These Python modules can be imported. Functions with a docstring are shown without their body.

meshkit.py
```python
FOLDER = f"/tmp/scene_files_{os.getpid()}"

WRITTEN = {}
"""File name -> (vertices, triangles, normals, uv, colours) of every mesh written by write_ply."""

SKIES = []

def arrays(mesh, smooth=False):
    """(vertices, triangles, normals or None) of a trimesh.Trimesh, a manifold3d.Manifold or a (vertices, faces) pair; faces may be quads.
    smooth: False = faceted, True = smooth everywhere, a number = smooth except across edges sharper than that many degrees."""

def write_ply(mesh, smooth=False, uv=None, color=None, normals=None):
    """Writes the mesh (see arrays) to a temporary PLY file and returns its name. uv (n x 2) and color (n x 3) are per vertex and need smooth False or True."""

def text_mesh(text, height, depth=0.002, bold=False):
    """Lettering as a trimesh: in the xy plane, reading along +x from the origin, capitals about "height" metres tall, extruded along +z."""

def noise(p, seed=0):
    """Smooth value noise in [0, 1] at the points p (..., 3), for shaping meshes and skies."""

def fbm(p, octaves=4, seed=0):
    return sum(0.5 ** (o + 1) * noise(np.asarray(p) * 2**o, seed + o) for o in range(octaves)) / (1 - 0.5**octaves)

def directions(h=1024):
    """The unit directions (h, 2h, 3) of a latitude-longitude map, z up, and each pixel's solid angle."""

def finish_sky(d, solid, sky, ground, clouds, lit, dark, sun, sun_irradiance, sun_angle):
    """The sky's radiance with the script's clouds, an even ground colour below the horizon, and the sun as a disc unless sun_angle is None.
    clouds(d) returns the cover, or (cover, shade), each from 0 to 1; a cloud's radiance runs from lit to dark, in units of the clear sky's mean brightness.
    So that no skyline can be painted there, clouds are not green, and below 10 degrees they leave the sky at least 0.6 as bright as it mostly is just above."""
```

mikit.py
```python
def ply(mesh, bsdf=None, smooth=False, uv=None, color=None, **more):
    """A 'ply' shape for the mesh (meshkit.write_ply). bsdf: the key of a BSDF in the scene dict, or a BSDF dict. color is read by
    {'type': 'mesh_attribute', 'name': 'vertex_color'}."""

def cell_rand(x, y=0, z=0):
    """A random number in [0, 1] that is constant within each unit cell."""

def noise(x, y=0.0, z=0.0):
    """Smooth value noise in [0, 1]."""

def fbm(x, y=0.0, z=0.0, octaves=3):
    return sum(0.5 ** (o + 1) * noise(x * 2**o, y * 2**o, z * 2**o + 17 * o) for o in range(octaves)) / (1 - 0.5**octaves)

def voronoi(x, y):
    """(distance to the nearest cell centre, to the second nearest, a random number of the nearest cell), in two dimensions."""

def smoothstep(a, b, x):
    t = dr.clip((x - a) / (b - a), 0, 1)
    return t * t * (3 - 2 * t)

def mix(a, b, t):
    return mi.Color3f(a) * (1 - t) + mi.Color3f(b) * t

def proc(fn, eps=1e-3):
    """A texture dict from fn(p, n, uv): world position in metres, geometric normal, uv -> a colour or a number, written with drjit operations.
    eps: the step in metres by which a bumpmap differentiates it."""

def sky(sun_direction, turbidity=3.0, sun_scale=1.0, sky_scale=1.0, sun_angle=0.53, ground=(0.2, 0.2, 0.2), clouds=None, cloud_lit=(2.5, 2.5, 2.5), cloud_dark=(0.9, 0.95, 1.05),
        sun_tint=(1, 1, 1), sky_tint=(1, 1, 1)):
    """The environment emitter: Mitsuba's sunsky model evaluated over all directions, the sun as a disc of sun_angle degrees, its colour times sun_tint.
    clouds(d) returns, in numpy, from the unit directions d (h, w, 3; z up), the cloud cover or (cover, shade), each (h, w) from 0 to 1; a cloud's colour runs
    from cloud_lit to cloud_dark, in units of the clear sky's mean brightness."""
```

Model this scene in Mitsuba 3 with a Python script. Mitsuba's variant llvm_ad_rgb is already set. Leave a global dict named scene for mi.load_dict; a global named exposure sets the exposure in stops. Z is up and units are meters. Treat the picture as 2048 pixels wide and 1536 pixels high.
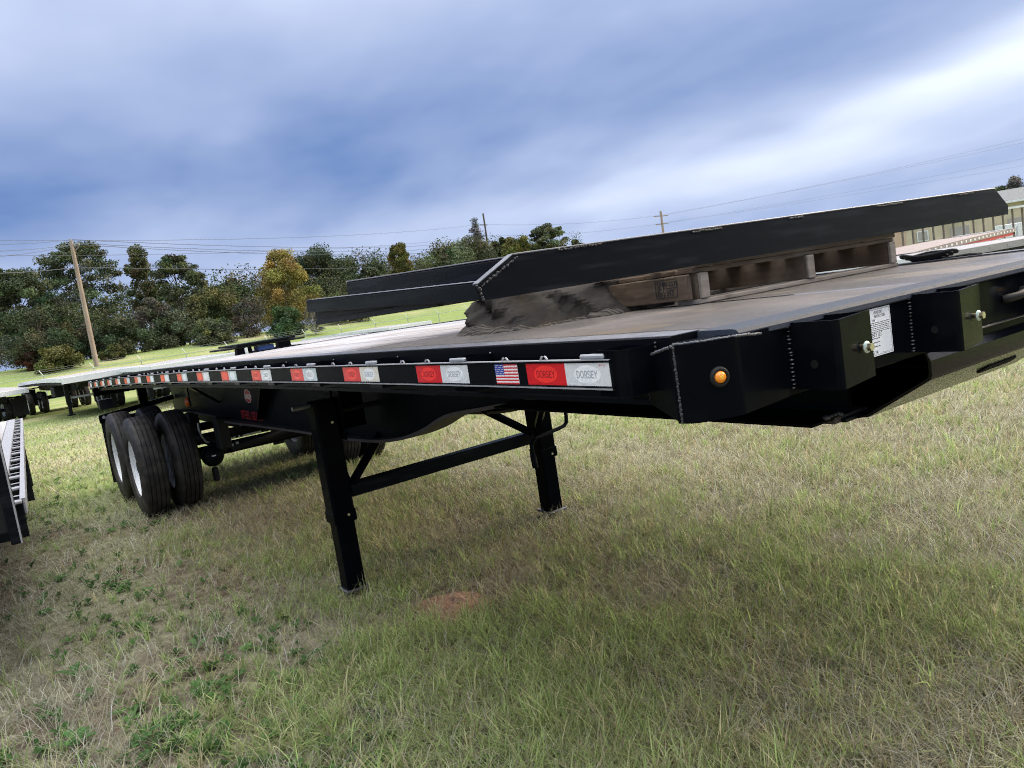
import math
import numpy as np
import trimesh
import drjit as dr
import mitsuba as mi
import meshkit
import mikit
from mikit import ply, proc, fbm as pfbm, noise as pnoise, smoothstep, mix, voronoi, cell_rand
from shapely.geometry import Polygon, Point

T = mi.ScalarTransform4f
scene, labels = {}, {}

# ---------------------------------------------------------------- camera, sky, exposure
CAM = np.array([-1.2693, 1.0892, 1.6239])
FWD = np.array([0.828388, -0.549101, -0.110733])
UPV = np.array([0.007439, -0.186882, 0.982354])
scene['camera'] = {'type': 'perspective', 'fov': 65.784, 'fov_axis': 'x', 'near_clip': 0.05, 'far_clip': 2000.0,
                   'to_world': T().look_at(origin=CAM.tolist(), target=(CAM + FWD).tolist(), up=UPV.tolist())}
exposure = 2.95


def cloud_fn(d):
    """Layered evening overcast: long streaks lying almost level, paler towards the side where the sun stands."""
    x, y, z = d[..., 0], d[..., 1], np.clip(d[..., 2], 0, 1)
    el = np.degrees(np.arcsin(z))
    s = np.array([-0.105, -0.9945])            # the clouds are drawn out across this bearing, paler towards it
    hx = np.hypot(x, y) + 1e-6
    toward = (x * s[0] + y * s[1]) / hx
    side = (x * -s[1] + y * s[0]) / hx
    k = 1.0 / (z + 0.16)
    px, py = x * k, y * k
    wob = (meshkit.fbm(np.stack([px * 0.55, py * 0.55, 0 * px + 3.1], -1), 4, 5) - 0.5)
    streak = meshkit.fbm(np.stack([(px * s[0] + py * s[1]) * 1.5 + wob * 1.2, (px * -s[1] + py * s[0]) * 0.45, 0 * px], -1), 5, 11)
    fine = meshkit.fbm(np.stack([(px * s[0] + py * s[1]) * 4.0 + wob * 3, (px * -s[1] + py * s[0]) * 1.6, 0 * px + 7], -1), 4, 23)
    az = np.arctan2(y, x)
    ca, sa = np.cos(az), np.sin(az)
    lay = meshkit.fbm(np.stack([ca * 3.0 + 5, sa * 3.0, el / 5.5], -1), 4, 15) - 0.5
    thin = meshkit.fbm(np.stack([ca * 6.0 + 2, sa * 6.0, el / 2.0], -1), 4, 27) - 0.5
    e = el + lay * 4.0 + 10.0 * (side - 0.74)

    def band(c, w):
        return np.exp(-((e - c) / w) ** 2)

    w_sun = np.clip((toward - 0.22) / 0.62, 0, 1)
    puff = meshkit.fbm(np.stack([px * 1.5 + 2, py * 1.5, 0 * px + 4], -1), 5, 33) - 0.5
    shade = 0.858 + 0.02 * w_sun * band(1.5, 2.0)
    shade = shade + 0.058 * band(12.0, 3.8) * (0.55 + 0.45 * w_sun) + 0.035 * band(15, 6)
    shade = shade - 0.20 * w_sun ** 1.3 * band(6.8, 1.9) - 0.10 * w_sun ** 0.6 * band(4.4, 3.4)
    shade = shade - 0.09 * band(25, 6)
    shade = shade + lay * 0.10 + thin * 0.035 + (fine - 0.5) * 0.08 + puff * 0.18
    shade = 1 - np.clip(1 - shade, 0, 1) * 0.46
    shade = shade - 0.78 * np.clip((el - 22) / 42, 0, 1) ** 1.1
    sa_ = np.degrees(np.arccos(np.clip(x * SUN[0] + y * SUN[1] + d[..., 2] * SUN[2], -1, 1)))
    shade = shade - 0.45 * np.exp(-(sa_ / 19.0) ** 2)
    return np.full(shape_of(x), 0.985), np.clip(shade, 0, 1)


def shape_of(a):
    return a.shape


SUN = np.array([-0.10, -0.87, 0.49])
SUN /= np.linalg.norm(SUN)
SK = 2.3
scene['sky'] = mikit.sky(SUN.tolist(), turbidity=3, sun_scale=0.30, sun_angle=32, clouds=cloud_fn, cloud_lit=(SK * 2.76, SK * 2.74, SK * 2.66), cloud_dark=(SK * 0.106, SK * 0.184, SK * 0.390),
                         sky_tint=(0.9, 1.0, 1.15), ground=(0.16, 0.17, 0.10))


# ---------------------------------------------------------------- helpers
def add(key, shape):
    if key in scene:
        n = 1
        while f'{key}_{n:03d}' in scene:
            n += 1
        key = f'{key}_{n:03d}'
    scene[key] = shape
    return key


USED = set()


def thing(name, label, cat, group=None):
    key, n = name, 0
    while key in USED:
        n += 1
        key = f'{name}_{n:03d}'
    USED.add(key)
    labels[key] = {'label': label, 'category': cat}
    if group:
        labels[key]['group'] = group
    return key


def tri(v, f):
    return trimesh.Trimesh(np.asarray(v, float), np.asarray(f, int), process=False)


def cat(ms):
    return trimesh.util.concatenate([m for m in ms if m is not None])


def cbox(x0, x1, y0, y1, z0, z1, c=0.003):
    lo, hi = np.minimum([x0, y0, z0], [x1, y1, z1]), np.maximum([x0, y0, z0], [x1, y1, z1])
    c = min(c, 0.3 * (hi - lo).min())
    pts = []
    for i in range(8):
        p = np.array([hi[k] if i >> k & 1 else lo[k] for k in range(3)])
        for k in range(3):
            q = p.copy()
            for j in range(3):
                if j != k:
                    q[j] += c if q[j] == lo[j] else -c
            pts.append(q)
    return trimesh.convex.convex_hull(np.array(pts))


def prism(poly, a0, a1, axis='z'):
    """Polygon extruded along an axis. axis z: (x,y); axis y: poly (x,z); axis x: poly (y,z)."""
    m = trimesh.creation.extrude_polygon(poly if isinstance(poly, Polygon) else Polygon(poly), a1 - a0, engine='earcut')
    v = np.array(m.vertices)
    f = np.array(m.faces)
    if axis == 'z':
        v = v + [0, 0, a0]
    elif axis == 'y':
        v = np.stack([v[:, 0], v[:, 2] + a0, v[:, 1]], 1)
        f = f[:, ::-1]
    else:
        v = np.stack([v[:, 2] + a0, v[:, 0], v[:, 1]], 1)
    return trimesh.Trimesh(v, f, process=False)


def tube(pts, r, n=8, cap=True):
    pts = np.asarray(pts, float)
    k = len(pts)
    r = np.broadcast_to(np.asarray(r, float), (k,))
    tan = np.gradient(pts, axis=0)
    tan /= np.linalg.norm(tan, axis=1, keepdims=True) + 1e-12
    ref = np.array([0, 0, 1.0]) if abs(tan[0][2]) < 0.9 else np.array([1.0, 0, 0])
    a = np.cross(tan, ref)
    a /= np.linalg.norm(a, axis=1, keepdims=True) + 1e-12
    b = np.cross(tan, a)
    ang = np.arange(n) * 2 * np.pi / n
    v = (pts[:, None] + r[:, None, None] * (np.cos(ang)[None, :, None] * a[:, None] + np.sin(ang)[None, :, None] * b[:, None])).reshape(-1, 3)
    f = []
    for i in range(k - 1):
        for j in range(n):
            p, q = i * n + j, i * n + (j + 1) % n
            f += [[p, q + n, q], [p, p + n, q + n]]
    if cap:
        v = np.vstack([v, pts[0], pts[-1]])
        for j in range(n):
            f += [[len(v) - 2, j, (j + 1) % n], [len(v) - 1, (k - 1) * n + (j + 1) % n, (k - 1) * n + j]]
    return tri(v, f)


def bar(p0, p1, w, h, c=0.003, up=(0, 0, 1)):
    """A box section w wide (sideways) and h high between two points."""
    p0, p1 = np.asarray(p0, float), np.asarray(p1, float)
    d = p1 - p0
    L = np.linalg.norm(d)
    d /= L
    s = np.cross(up, d)
    s /= np.linalg.norm(s)
    u = np.cross(d, s)
    m = cbox(0, L, -w / 2, w / 2, -h / 2, h / 2, c)
    M = np.eye(4)
    M[:3, 0], M[:3, 1], M[:3, 2], M[:3, 3] = d, s, u, p0
    m.apply_transform(M)
    return m


def revolve(profile, axis='y', center=(0, 0, 0), n=48):
    """profile: (r, a) pairs; a runs along the axis."""
    m = trimesh.creation.revolve(np.asarray(profile, float), sections=n)
    v = np.array(m.vertices)
    if axis == 'y':
        v = np.stack([v[:, 0], v[:, 2], -v[:, 1]], 1)
    elif axis == 'x':
        v = np.stack([v[:, 2], v[:, 0], v[:, 1]], 1)
    m = trimesh.Trimesh(v + np.asarray(center), m.faces, process=False)
    return m


def cz(x):
    return 0.0058 * x - 0.001825 * x * x


def swept(poly_yz, x0, x1, n=14, zf=cz):
    """Closed profile (y, z) carried along X, bent by the camber of the deck."""
    P = np.asarray(poly_yz, float)
    if Polygon(P).exterior.is_ccw is False:
        P = P[::-1]
    k = len(P)
    xs = np.linspace(x0, x1, n)
    v = np.concatenate([np.column_stack([np.full(k, x), P[:, 0], P[:, 1] + zf(x)]) for x in xs])
    f = []
    for i in range(n - 1):
        for j in range(k):
            a, b = i * k + j, i * k + (j + 1) % k
            f += [[a, b + k, b], [a, a + k, b + k]]
    vv, cf = trimesh.creation.triangulate_polygon(Polygon(P), engine='earcut')
    idx = [int(np.argmin(((P - q) ** 2).sum(1))) for q in vv]
    for t in cf:
        t = [idx[q] for q in t]
        e1, e2 = P[t[1]] - P[t[0]], P[t[2]] - P[t[0]]
        if e1[0] * e2[1] - e1[1] * e2[0] < 0:
            t = t[::-1]
        f.append(t[::-1])
        f.append([q + (n - 1) * k for q in t])
    m = tri(v, f)
    if m.volume < 0:
        m.invert()
    return m


def lettering(text, height, M, depth=0.0006, squeeze=1.0, bold=False, center=True):
    m = meshkit.text_mesh(text, height, depth, bold)
    v = np.array(m.vertices)
    v[:, 0] *= squeeze
    if center:
        v[:, 0] -= (v[:, 0].min() + v[:, 0].max()) / 2
        v[:, 1] -= (v[:, 1].min() + v[:, 1].max()) / 2
    m = trimesh.Trimesh(v, m.faces, process=False)
    m.apply_transform(M)
    return m


def side_frame(x, y, z, sl=0.0):
    """Print on a face that looks towards +Y: it reads towards -X."""
    M = np.eye(4)
    M[:3, 0], M[:3, 1], M[:3, 2], M[:3, 3] = (-1, 0, -sl), (0, 0, 1), (0, 1, 0), (x, y, z)
    return M


def front_frame(x, y, z):
    M = np.eye(4)
    M[:3, 0], M[:3, 1], M[:3, 2], M[:3, 3] = (0, -1, 0), (0, 0, 1), (-1, 0, 0), (x, y, z)
    return M


def disc(rx, rz, depth, n=28):
    a = np.arange(n) * 2 * np.pi / n
    return trimesh.creation.extrude_polygon(Polygon(np.column_stack([rx * np.cos(a), rz * np.sin(a)])), depth, engine='earcut')


def ground_h(x, y):
    x, y = np.asarray(x, float), np.asarray(y, float)
    d = np.hypot(x - CAM[0], y - CAM[1])

    def ss(a, b, t):
        t = np.clip((t - a) / (b - a), 0, 1)
        return t * t * (3 - 2 * t)
    h = 0.05 * ss(0.4, 2.6, -y) * (1 - ss(8, 20, d))
    h = h - 0.50 * ss(13, 42, d)
    bank = ss(57, 80, x + 0.22 * np.minimum(y + 10, 0))
    h = h + 2.25 * bank
    p = np.stack([x * 0.35, y * 0.35, 0 * x], -1)
    h = h + 0.05 * (meshkit.fbm(p, 3, 3) - 0.5) * ss(2.0, 6, d)
    q = np.stack([x * 0.05, y * 0.05, 0 * x], -1)
    h = h + 0.5 * (meshkit.fbm(q, 2, 9) - 0.5) * ss(20, 60, d)
    return h


# ---------------------------------------------------------------- materials
def pr(name, color, rough=0.5, metal=0.0, spec=0.5, **k):
    c = color if isinstance(color, dict) else {'type': 'rgb', 'value': list(color)}
    r = rough if isinstance(rough, dict) else float(rough)
    scene[name] = {'type': 'twosided', 'b': {'type': 'principled', 'base_color': c, 'roughness': r, 'metallic': float(metal), 'specular': float(spec), **k}}
    return name


def bumped(name, fn, scale=1.0):
    inner = scene[name]['b']
    scene[name] = {'type': 'twosided', 'b': {'type': 'bumpmap', 'arbitrary': proc(fn), 'scale': scale, 'bsdf': inner}}


def f_black(p, n, uv):
    d = pfbm(p.x * 9, p.y * 9, p.z * 9, 3)
    fine = pnoise(p.x * 160, p.y * 160, p.z * 160)
    return mix((0.0030, 0.0036, 0.0056), (0.010, 0.0098, 0.0105), smoothstep(0.56, 0.82, d) * 0.35 + smoothstep(0.94, 0.98, fine) * 0.6)


def f_black_rough(p, n, uv):
    d = pfbm(p.x * 6, p.y * 6, p.z * 14, 3)
    return 0.13 + 0.20 * smoothstep(0.45, 0.75, d)


def f_satin(p, n, uv):
    d = pfbm(p.x * 3.0, p.y * 5, p.z * 40, 3)
    return mix((0.0035, 0.0045, 0.0075), (0.012, 0.0135, 0.0175), smoothstep(0.45, 0.8, d))


def f_plank(p, n, uv):
    g = pfbm(p.x * 2.2, p.y * 60, p.z * 10, 3)
    b = cell_rand(dr.floor((p.y + 40) / 0.195), 3, 1)
    s = pfbm(p.x * 1.1, p.y * 3, 0, 3)
    dirt = smoothstep(0.35, 0.7, s + 0.28 * smoothstep(3.6, 1.6, p.x) - 0.10)
    c = mix((0.30, 0.285, 0.29), (0.44, 0.425, 0.43), g) * (0.8 + 0.4 * b)
    return mix(c, (0.22, 0.17, 0.13), dirt * 0.55)


def f_deckplate(p, n, uv):
    s = pfbm(p.x * 2.3, p.y * 2.3, 0, 4)
    t = pfbm(p.x * 14, p.y * 14, 3, 3)
    k = smoothstep(0.3, 0.72, s) * 0.7 + 0.3 * t
    c = mix((0.062, 0.056, 0.053), (0.135, 0.116, 0.105), k)
    return mix(c, (0.17, 0.135, 0.10), smoothstep(0.62, 0.75, pfbm(p.x * 3.4 + 9, p.y * 6, 1, 3)) * 0.5)


def f_deckplate_rough(p, n, uv):
    return 0.24 + 0.22 * pfbm(p.x * 3, p.y * 3, 2, 3) + 0.16 * smoothstep(0.1, 1.1, p.x)


def f_tyre(p, n, uv):
    d = pfbm(p.x * 12, p.y * 12, p.z * 12, 3)
    return mix((0.017, 0.016, 0.017), (0.042, 0.037, 0.035), smoothstep(0.35, 0.75, d))


def f_palletwood(p, n, uv):
    g = pfbm(p.x * 9, p.y * 5, p.z * 90, 3)
    s = pfbm(p.x * 7, p.y * 7, p.z * 7, 3)
    return mix(mix((0.066, 0.042, 0.028), (0.155, 0.108, 0.072), g), (0.19, 0.155, 0.12), smoothstep(0.5, 0.72, s) * 0.5)


def f_palletweathered(p, n, uv):
    g = pfbm(p.x * 30, p.y * 7, p.z * 60, 3)
    s = pfbm(p.x * 9, p.y * 9, p.z * 9, 3)
    return mix(mix((0.125, 0.105, 0.085), (0.28, 0.245, 0.21), g), (0.12, 0.085, 0.065), smoothstep(0.52, 0.75, s) * 0.7)


def f_paper(p, n, uv):
    s = pfbm(p.x * 10, p.y * 10, p.z * 10, 4)
    w = pfbm(p.x * 45, p.y * 25, p.z * 25, 3)
    return mix((0.020, 0.0165, 0.0145), (0.042, 0.035, 0.0305), smoothstep(0.2, 0.8, s * 0.35 + w * 0.65))


def f_stripedpaper(p, n, uv):
    t = (p.y * 0.8 - p.x * 0.75) + 0.10 * pfbm(p.x * 8, p.y * 8, p.z * 8, 2)
    st = dr.abs(t / 0.024 - dr.floor(t / 0.024) - 0.5) * 2
    return mix((0.032, 0.027, 0.023), (0.10, 0.087, 0.075), smoothstep(0.3, 0.7, st)) * (0.7 + 0.5 * pfbm(p.x * 30, p.y * 30, p.z * 30, 2))


def f_galv(p, n, uv):
    return mix((0.38, 0.40, 0.44), (0.60, 0.61, 0.64), pfbm(p.x * 40, p.y * 40, p.z * 40, 3))


def f_edge(p, n, uv):
    return mix((0.12, 0.125, 0.145), (0.27, 0.275, 0.30), pfbm(p.x * 25, p.y * 25, p.z * 25, 3))


def f_polewood(p, n, uv):
    g = pfbm(p.x * 14, p.y * 14, p.z * 0.9, 3)
    return mix((0.20, 0.145, 0.115), (0.42, 0.33, 0.28), g)


def f_bark(p, n, uv):
    g = pfbm(p.x * 4, p.y * 4, p.z * 1.2, 3)
    return mix((0.045, 0.036, 0.03), (0.15, 0.125, 0.11), g)


def f_cream(p, n, uv):
    st = p.y * 0.86 - p.x * 0.5
    rib = dr.abs(st / 0.3 - dr.floor(st / 0.3) - 0.5)
    s = pfbm(p.x * 0.6, p.y * 0.6, p.z * 1.5, 3)
    return mix((0.42, 0.36, 0.26), (0.50, 0.44, 0.33), s) * (0.86 + 0.28 * smoothstep(0.05, 0.2, rib))


pr('black_paint', proc(f_black), proc(f_black_rough), spec=0.02)
pr('gloss_black', proc(f_black), 0.18, spec=0.12)
pr('satin_black', proc(f_satin), 0.38, spec=0.08)
pr('web_black', proc(f_black), 0.45, spec=0.05)
pr('header_paint', (0.034, 0.042, 0.060), 0.66, spec=0.35)
pr('dusty_black', (0.060, 0.050, 0.045), 0.55, spec=0.4)
pr('flat_black', (0.0065, 0.0067, 0.0075), 0.6, spec=0.35)
pr('dark_gap', (0.006, 0.006, 0.007), 0.8, spec=0.2)
pr('edge_metal', proc(f_edge), 0.40, metal=0.5)
pr('galvanized', proc(lambda p, n, uv: mix((0.24, 0.25, 0.275), (0.42, 0.43, 0.46), pfbm(p.x * 40, p.y * 40, p.z * 40, 3))), 0.45, metal=0.4)
pr('weld_metal', (0.20, 0.20, 0.22), 0.30, metal=0.7)
pr('weld_painted', (0.085, 0.088, 0.10), 0.35, metal=0.3)
pr('weld_dark', (0.035, 0.036, 0.040), 0.28, metal=0.3)
pr('plank_wood', proc(f_plank), 0.42, spec=0.5)
pr('deck_sheet', proc(f_deckplate), proc(f_deckplate_rough), spec=0.5)
bumped('deck_sheet', lambda p, n, uv: 0.0012 * pfbm(p.x * 5, p.y * 5, 0, 3) + 0.0002 * pnoise(p.x * 90, p.y * 90, 0), 1.0)
pr('sealant', (0.012, 0.011, 0.012), 0.25)
pr('sealant_grey', (0.13, 0.125, 0.14), 0.35)
pr('tyre_rubber', proc(f_tyre), 0.62, spec=0.4)
pr('white_rim', (0.84, 0.86, 0.90), 0.32)
pr('tape_red', (0.62, 0.012, 0.018), 0.30)
pr('tape_red_bright', (0.90, 0.035, 0.03), 0.30)
pr('tape_red_letter', (0.36, 0.006, 0.012), 0.35)
pr('tape_white', (0.66, 0.68, 0.70), 0.32)
pr('tape_cream', (0.66, 0.63, 0.55), 0.32)
pr('tape_blue', (0.50, 0.58, 0.61), 0.32)
pr('tape_oval', (0.82, 0.84, 0.86), 0.3)
pr('tape_letter', (0.36, 0.38, 0.41), 0.4)
pr('flag_white', (0.80, 0.78, 0.78), 0.35)
pr('flag_red', (0.55, 0.025, 0.04), 0.35)
pr('flag_blue', (0.035, 0.06, 0.33), 0.35)
pr('label_white', (0.78, 0.80, 0.84), 0.4)
pr('label_ink', (0.03, 0.03, 0.035), 0.5)
pr('decal_red', (0.42, 0.012, 0.014), 0.35)
pr('decal_white', (0.72, 0.70, 0.68), 0.35)
pr('amber_lens', (0.95, 0.30, 0.015), 0.15, clearcoat=1.0, clearcoat_gloss=0.95)
pr('amber_lens_bright', (1.0, 0.52, 0.05), 0.12)
pr('orange_lens', (0.90, 0.16, 0.02), 0.2)
pr('zinc_bolt', (0.62, 0.56, 0.40), 0.30, metal=0.85)
pr('washer_green', (0.48, 0.58, 0.52), 0.35, metal=0.5)
pr('brass', (0.72, 0.47, 0.16), 0.28, metal=1.0)
pr('white_plastic', (0.70, 0.72, 0.73), 0.3)
pr('yellow_rod', (0.62, 0.66, 0.50), 0.35)
pr('pallet_wood', proc(f_palletwood), 0.75)
pr('pallet_weathered', proc(f_palletweathered), 0.8)
pr('kraft_paper', proc(f_paper), 0.75, spec=0.3)
pr('striped_paper', proc(f_stripedpaper), 0.75, spec=0.3)
pr('pole_wood', proc(f_polewood), 0.85)
pr('bark', proc(f_bark), 0.9)
pr('pale_bark', (0.34, 0.31, 0.28), 0.9)
pr('wire_black', (0.10, 0.11, 0.145), 0.7)
pr('fence_wire', (0.34, 0.36, 0.36), 0.5)
pr('fence_pale', (0.62, 0.64, 0.64), 0.5)
pr('silver_rail', (0.66, 0.68, 0.73), 0.45)
pr('step_rail', (0.26, 0.265, 0.29), 0.45)
pr('far_deck', (0.27, 0.26, 0.27), 0.6)
pr('pink_deck', (0.25, 0.205, 0.19), 0.6)
pr('bright_red', (0.60, 0.02, 0.03), 0.4)
pr('blue_tarp', (0.03, 0.07, 0.24), 0.5)
pr('cream_siding', proc(f_cream), 0.6)
pr('roof_grey', (0.13, 0.14, 0.145), 0.7, spec=0.3)
pr('door_grey', (0.34, 0.32, 0.31), 0.5)
pr('tan_panel', (0.50, 0.36, 0.27), 0.6)
pr('rust_post', (0.16, 0.13, 0.12), 0.6)
pr('white_metal', (0.66, 0.68, 0.72), 0.4)

VC = {'type': 'mesh_attribute', 'name': 'vertex_color'}
scene['foliage'] = {'type': 'twosided', 'b': {'type': 'diffuse', 'reflectance': VC}}
scene['grass_blade'] = {'type': 'principledthin', 'base_color': VC, 'roughness': 0.6, 'diff_trans': 0.9, 'eta': 1.4, 'spec_trans': 0.0}


def f_ground(p, n, uv):
    d = dr.sqrt(dr.square(p.x + 1.27) + dr.square(p.y - 1.09))
    big = pfbm(p.x * 0.22 + 5, p.y * 0.22, 0, 4)
    mid = pfbm(p.x * 1.3, p.y * 1.3, 4, 4)
    fine = pfbm(p.x * 19, p.y * 19, 8, 3)
    soil = mix((0.080, 0.060, 0.046), (0.215, 0.165, 0.128), fine)
    thatch = mix((0.12, 0.11, 0.078), (0.32, 0.295, 0.215), fine)
    near = mix(soil, thatch, smoothstep(0.32, 0.62, mid * 0.7 + fine * 0.3 + 0.10 * smoothstep(0.2, -1.5, p.y)))
    bands = pfbm(p.x * 0.55, p.y * 0.10 + 2, 0, 4)
    green = mix((0.160, 0.220, 0.078), (0.265, 0.320, 0.125), fine * 0.6 + mid * 0.4)
    straw = mix((0.27, 0.275, 0.125), (0.42, 0.40, 0.235), fine)
    far = mix(green, straw, smoothstep(0.42, 0.68, bands * 0.6 + big * 0.4))
    c = mix(near, far, smoothstep(6.0, 13.0, d + 5 * (mid - 0.5)))
    clay = smoothstep(0.24, 0.08, dr.sqrt(dr.square((p.x - 2.46) * 0.8) + dr.square(p.y + 0.80)) + 0.10 * (fine - 0.5))
    return mix(c, mix((0.16, 0.085, 0.055), (0.26, 0.16, 0.11), fine), clay * 0.7)


scene['ground_mat'] = {'type': 'twosided', 'b': {'type': 'diffuse', 'reflectance': proc(f_ground)}}


# ---------------------------------------------------------------- ground
def grid_axis(lo, hi, c, fine, grow):
    out, s, x = [c], fine, c
    while x < hi:
        x += s
        s *= grow
        out.append(x)
    s, x = fine, c
    while x > lo:
        x -= s
        s *= grow
        out.append(x)
    return np.array(sorted(out))


gx, gy = grid_axis(-700, 1500, 3, 0.16, 1.045), grid_axis(-1200, 900, -0.5, 0.16, 1.045)
GX, GY = np.meshgrid(gx, gy, indexing='ij')
GZ = ground_h(GX, GY)
nx, ny = GX.shape
gi = np.arange(nx * ny).reshape(nx, ny)
q = np.stack([gi[:-1, :-1], gi[1:, :-1], gi[1:, 1:], gi[:-1, 1:]], -1).reshape(-1, 4)
scene['ground'] = ply((np.stack([GX, GY, GZ], -1).reshape(-1, 3), q), 'ground_mat', smooth=True)
labels['ground'] = {'label': 'patchy grass field with worn brown earth and a green bank behind', 'category': 'ground', 'kind': 'structure'}

# ---------------------------------------------------------------- the main flatbed trailer
Z0, W = 1.4585, 2.59             # top of the rub rail at X = 0, overall width
S = 0.5817                       # pitch of the stake pockets
TW = 0.1524                      # tape length
XE = 9.49                        # rear end of the rail
tr = thing('flatbed_trailer', 'long black flatbed trailer in the foreground with red and white taped side rail', 'trailer')
DZ = Z0 + 0.026                  # deck top


def part(name, mesh, mat, smooth=False, parent=None):
    return add(f'{parent or tr}__{name}', ply(mesh, mat, smooth=smooth))


def mirror(m):
    m = m.copy()
    m.apply_transform(np.array([[1, 0, 0, 0], [0, -1, 0, -W], [0, 0, 1, 0], [0, 0, 0, 1.0]]))
    m.invert()
    return m


# deck: wide sheets at the nose, planks behind
for y0, y1 in [(-0.185, -0.262), (-0.268, -1.095), (-1.105, -1.80), (-1.806, -2.405)]:
    part('deck_sheet', swept([(y0, DZ), (y0, DZ - 0.02), (y1, DZ - 0.02), (y1, DZ)], -0.165, 1.93, 8), 'deck_sheet')
yy, k = -0.185, 0
ws = [0.135, 0.2, 0.2, 0.2, 0.2, 0.2, 0.2, 0.2, 0.2, 0.2, 0.2, 0.137]
for w in ws:
    y1 = yy - w + 0.012
    dz = [0, .0012, -.001, .0008, -.0006, .0015, 0, .001, -.0012, .0004, .0012, 0][k]
    part('deck_plank', swept([(yy, DZ + dz - 0.002), (yy - 0.003, DZ + dz), (y1 + 0.003, DZ + dz), (y1, DZ + dz - 0.002), (y1, DZ - 0.03), (yy, DZ - 0.03)], 1.935, XE, 12), 'plank_wood')
    yy -= w
    k += 1
part('deck_underside', swept([(-0.19, DZ - 0.032), (-0.19, DZ - 0.040), (-2.40, DZ - 0.040), (-2.40, DZ - 0.032)], -0.16, XE, 12), 'dark_gap')
# black sealant runs and smears on the deck
rng = np.random.default_rng(4)


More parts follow.
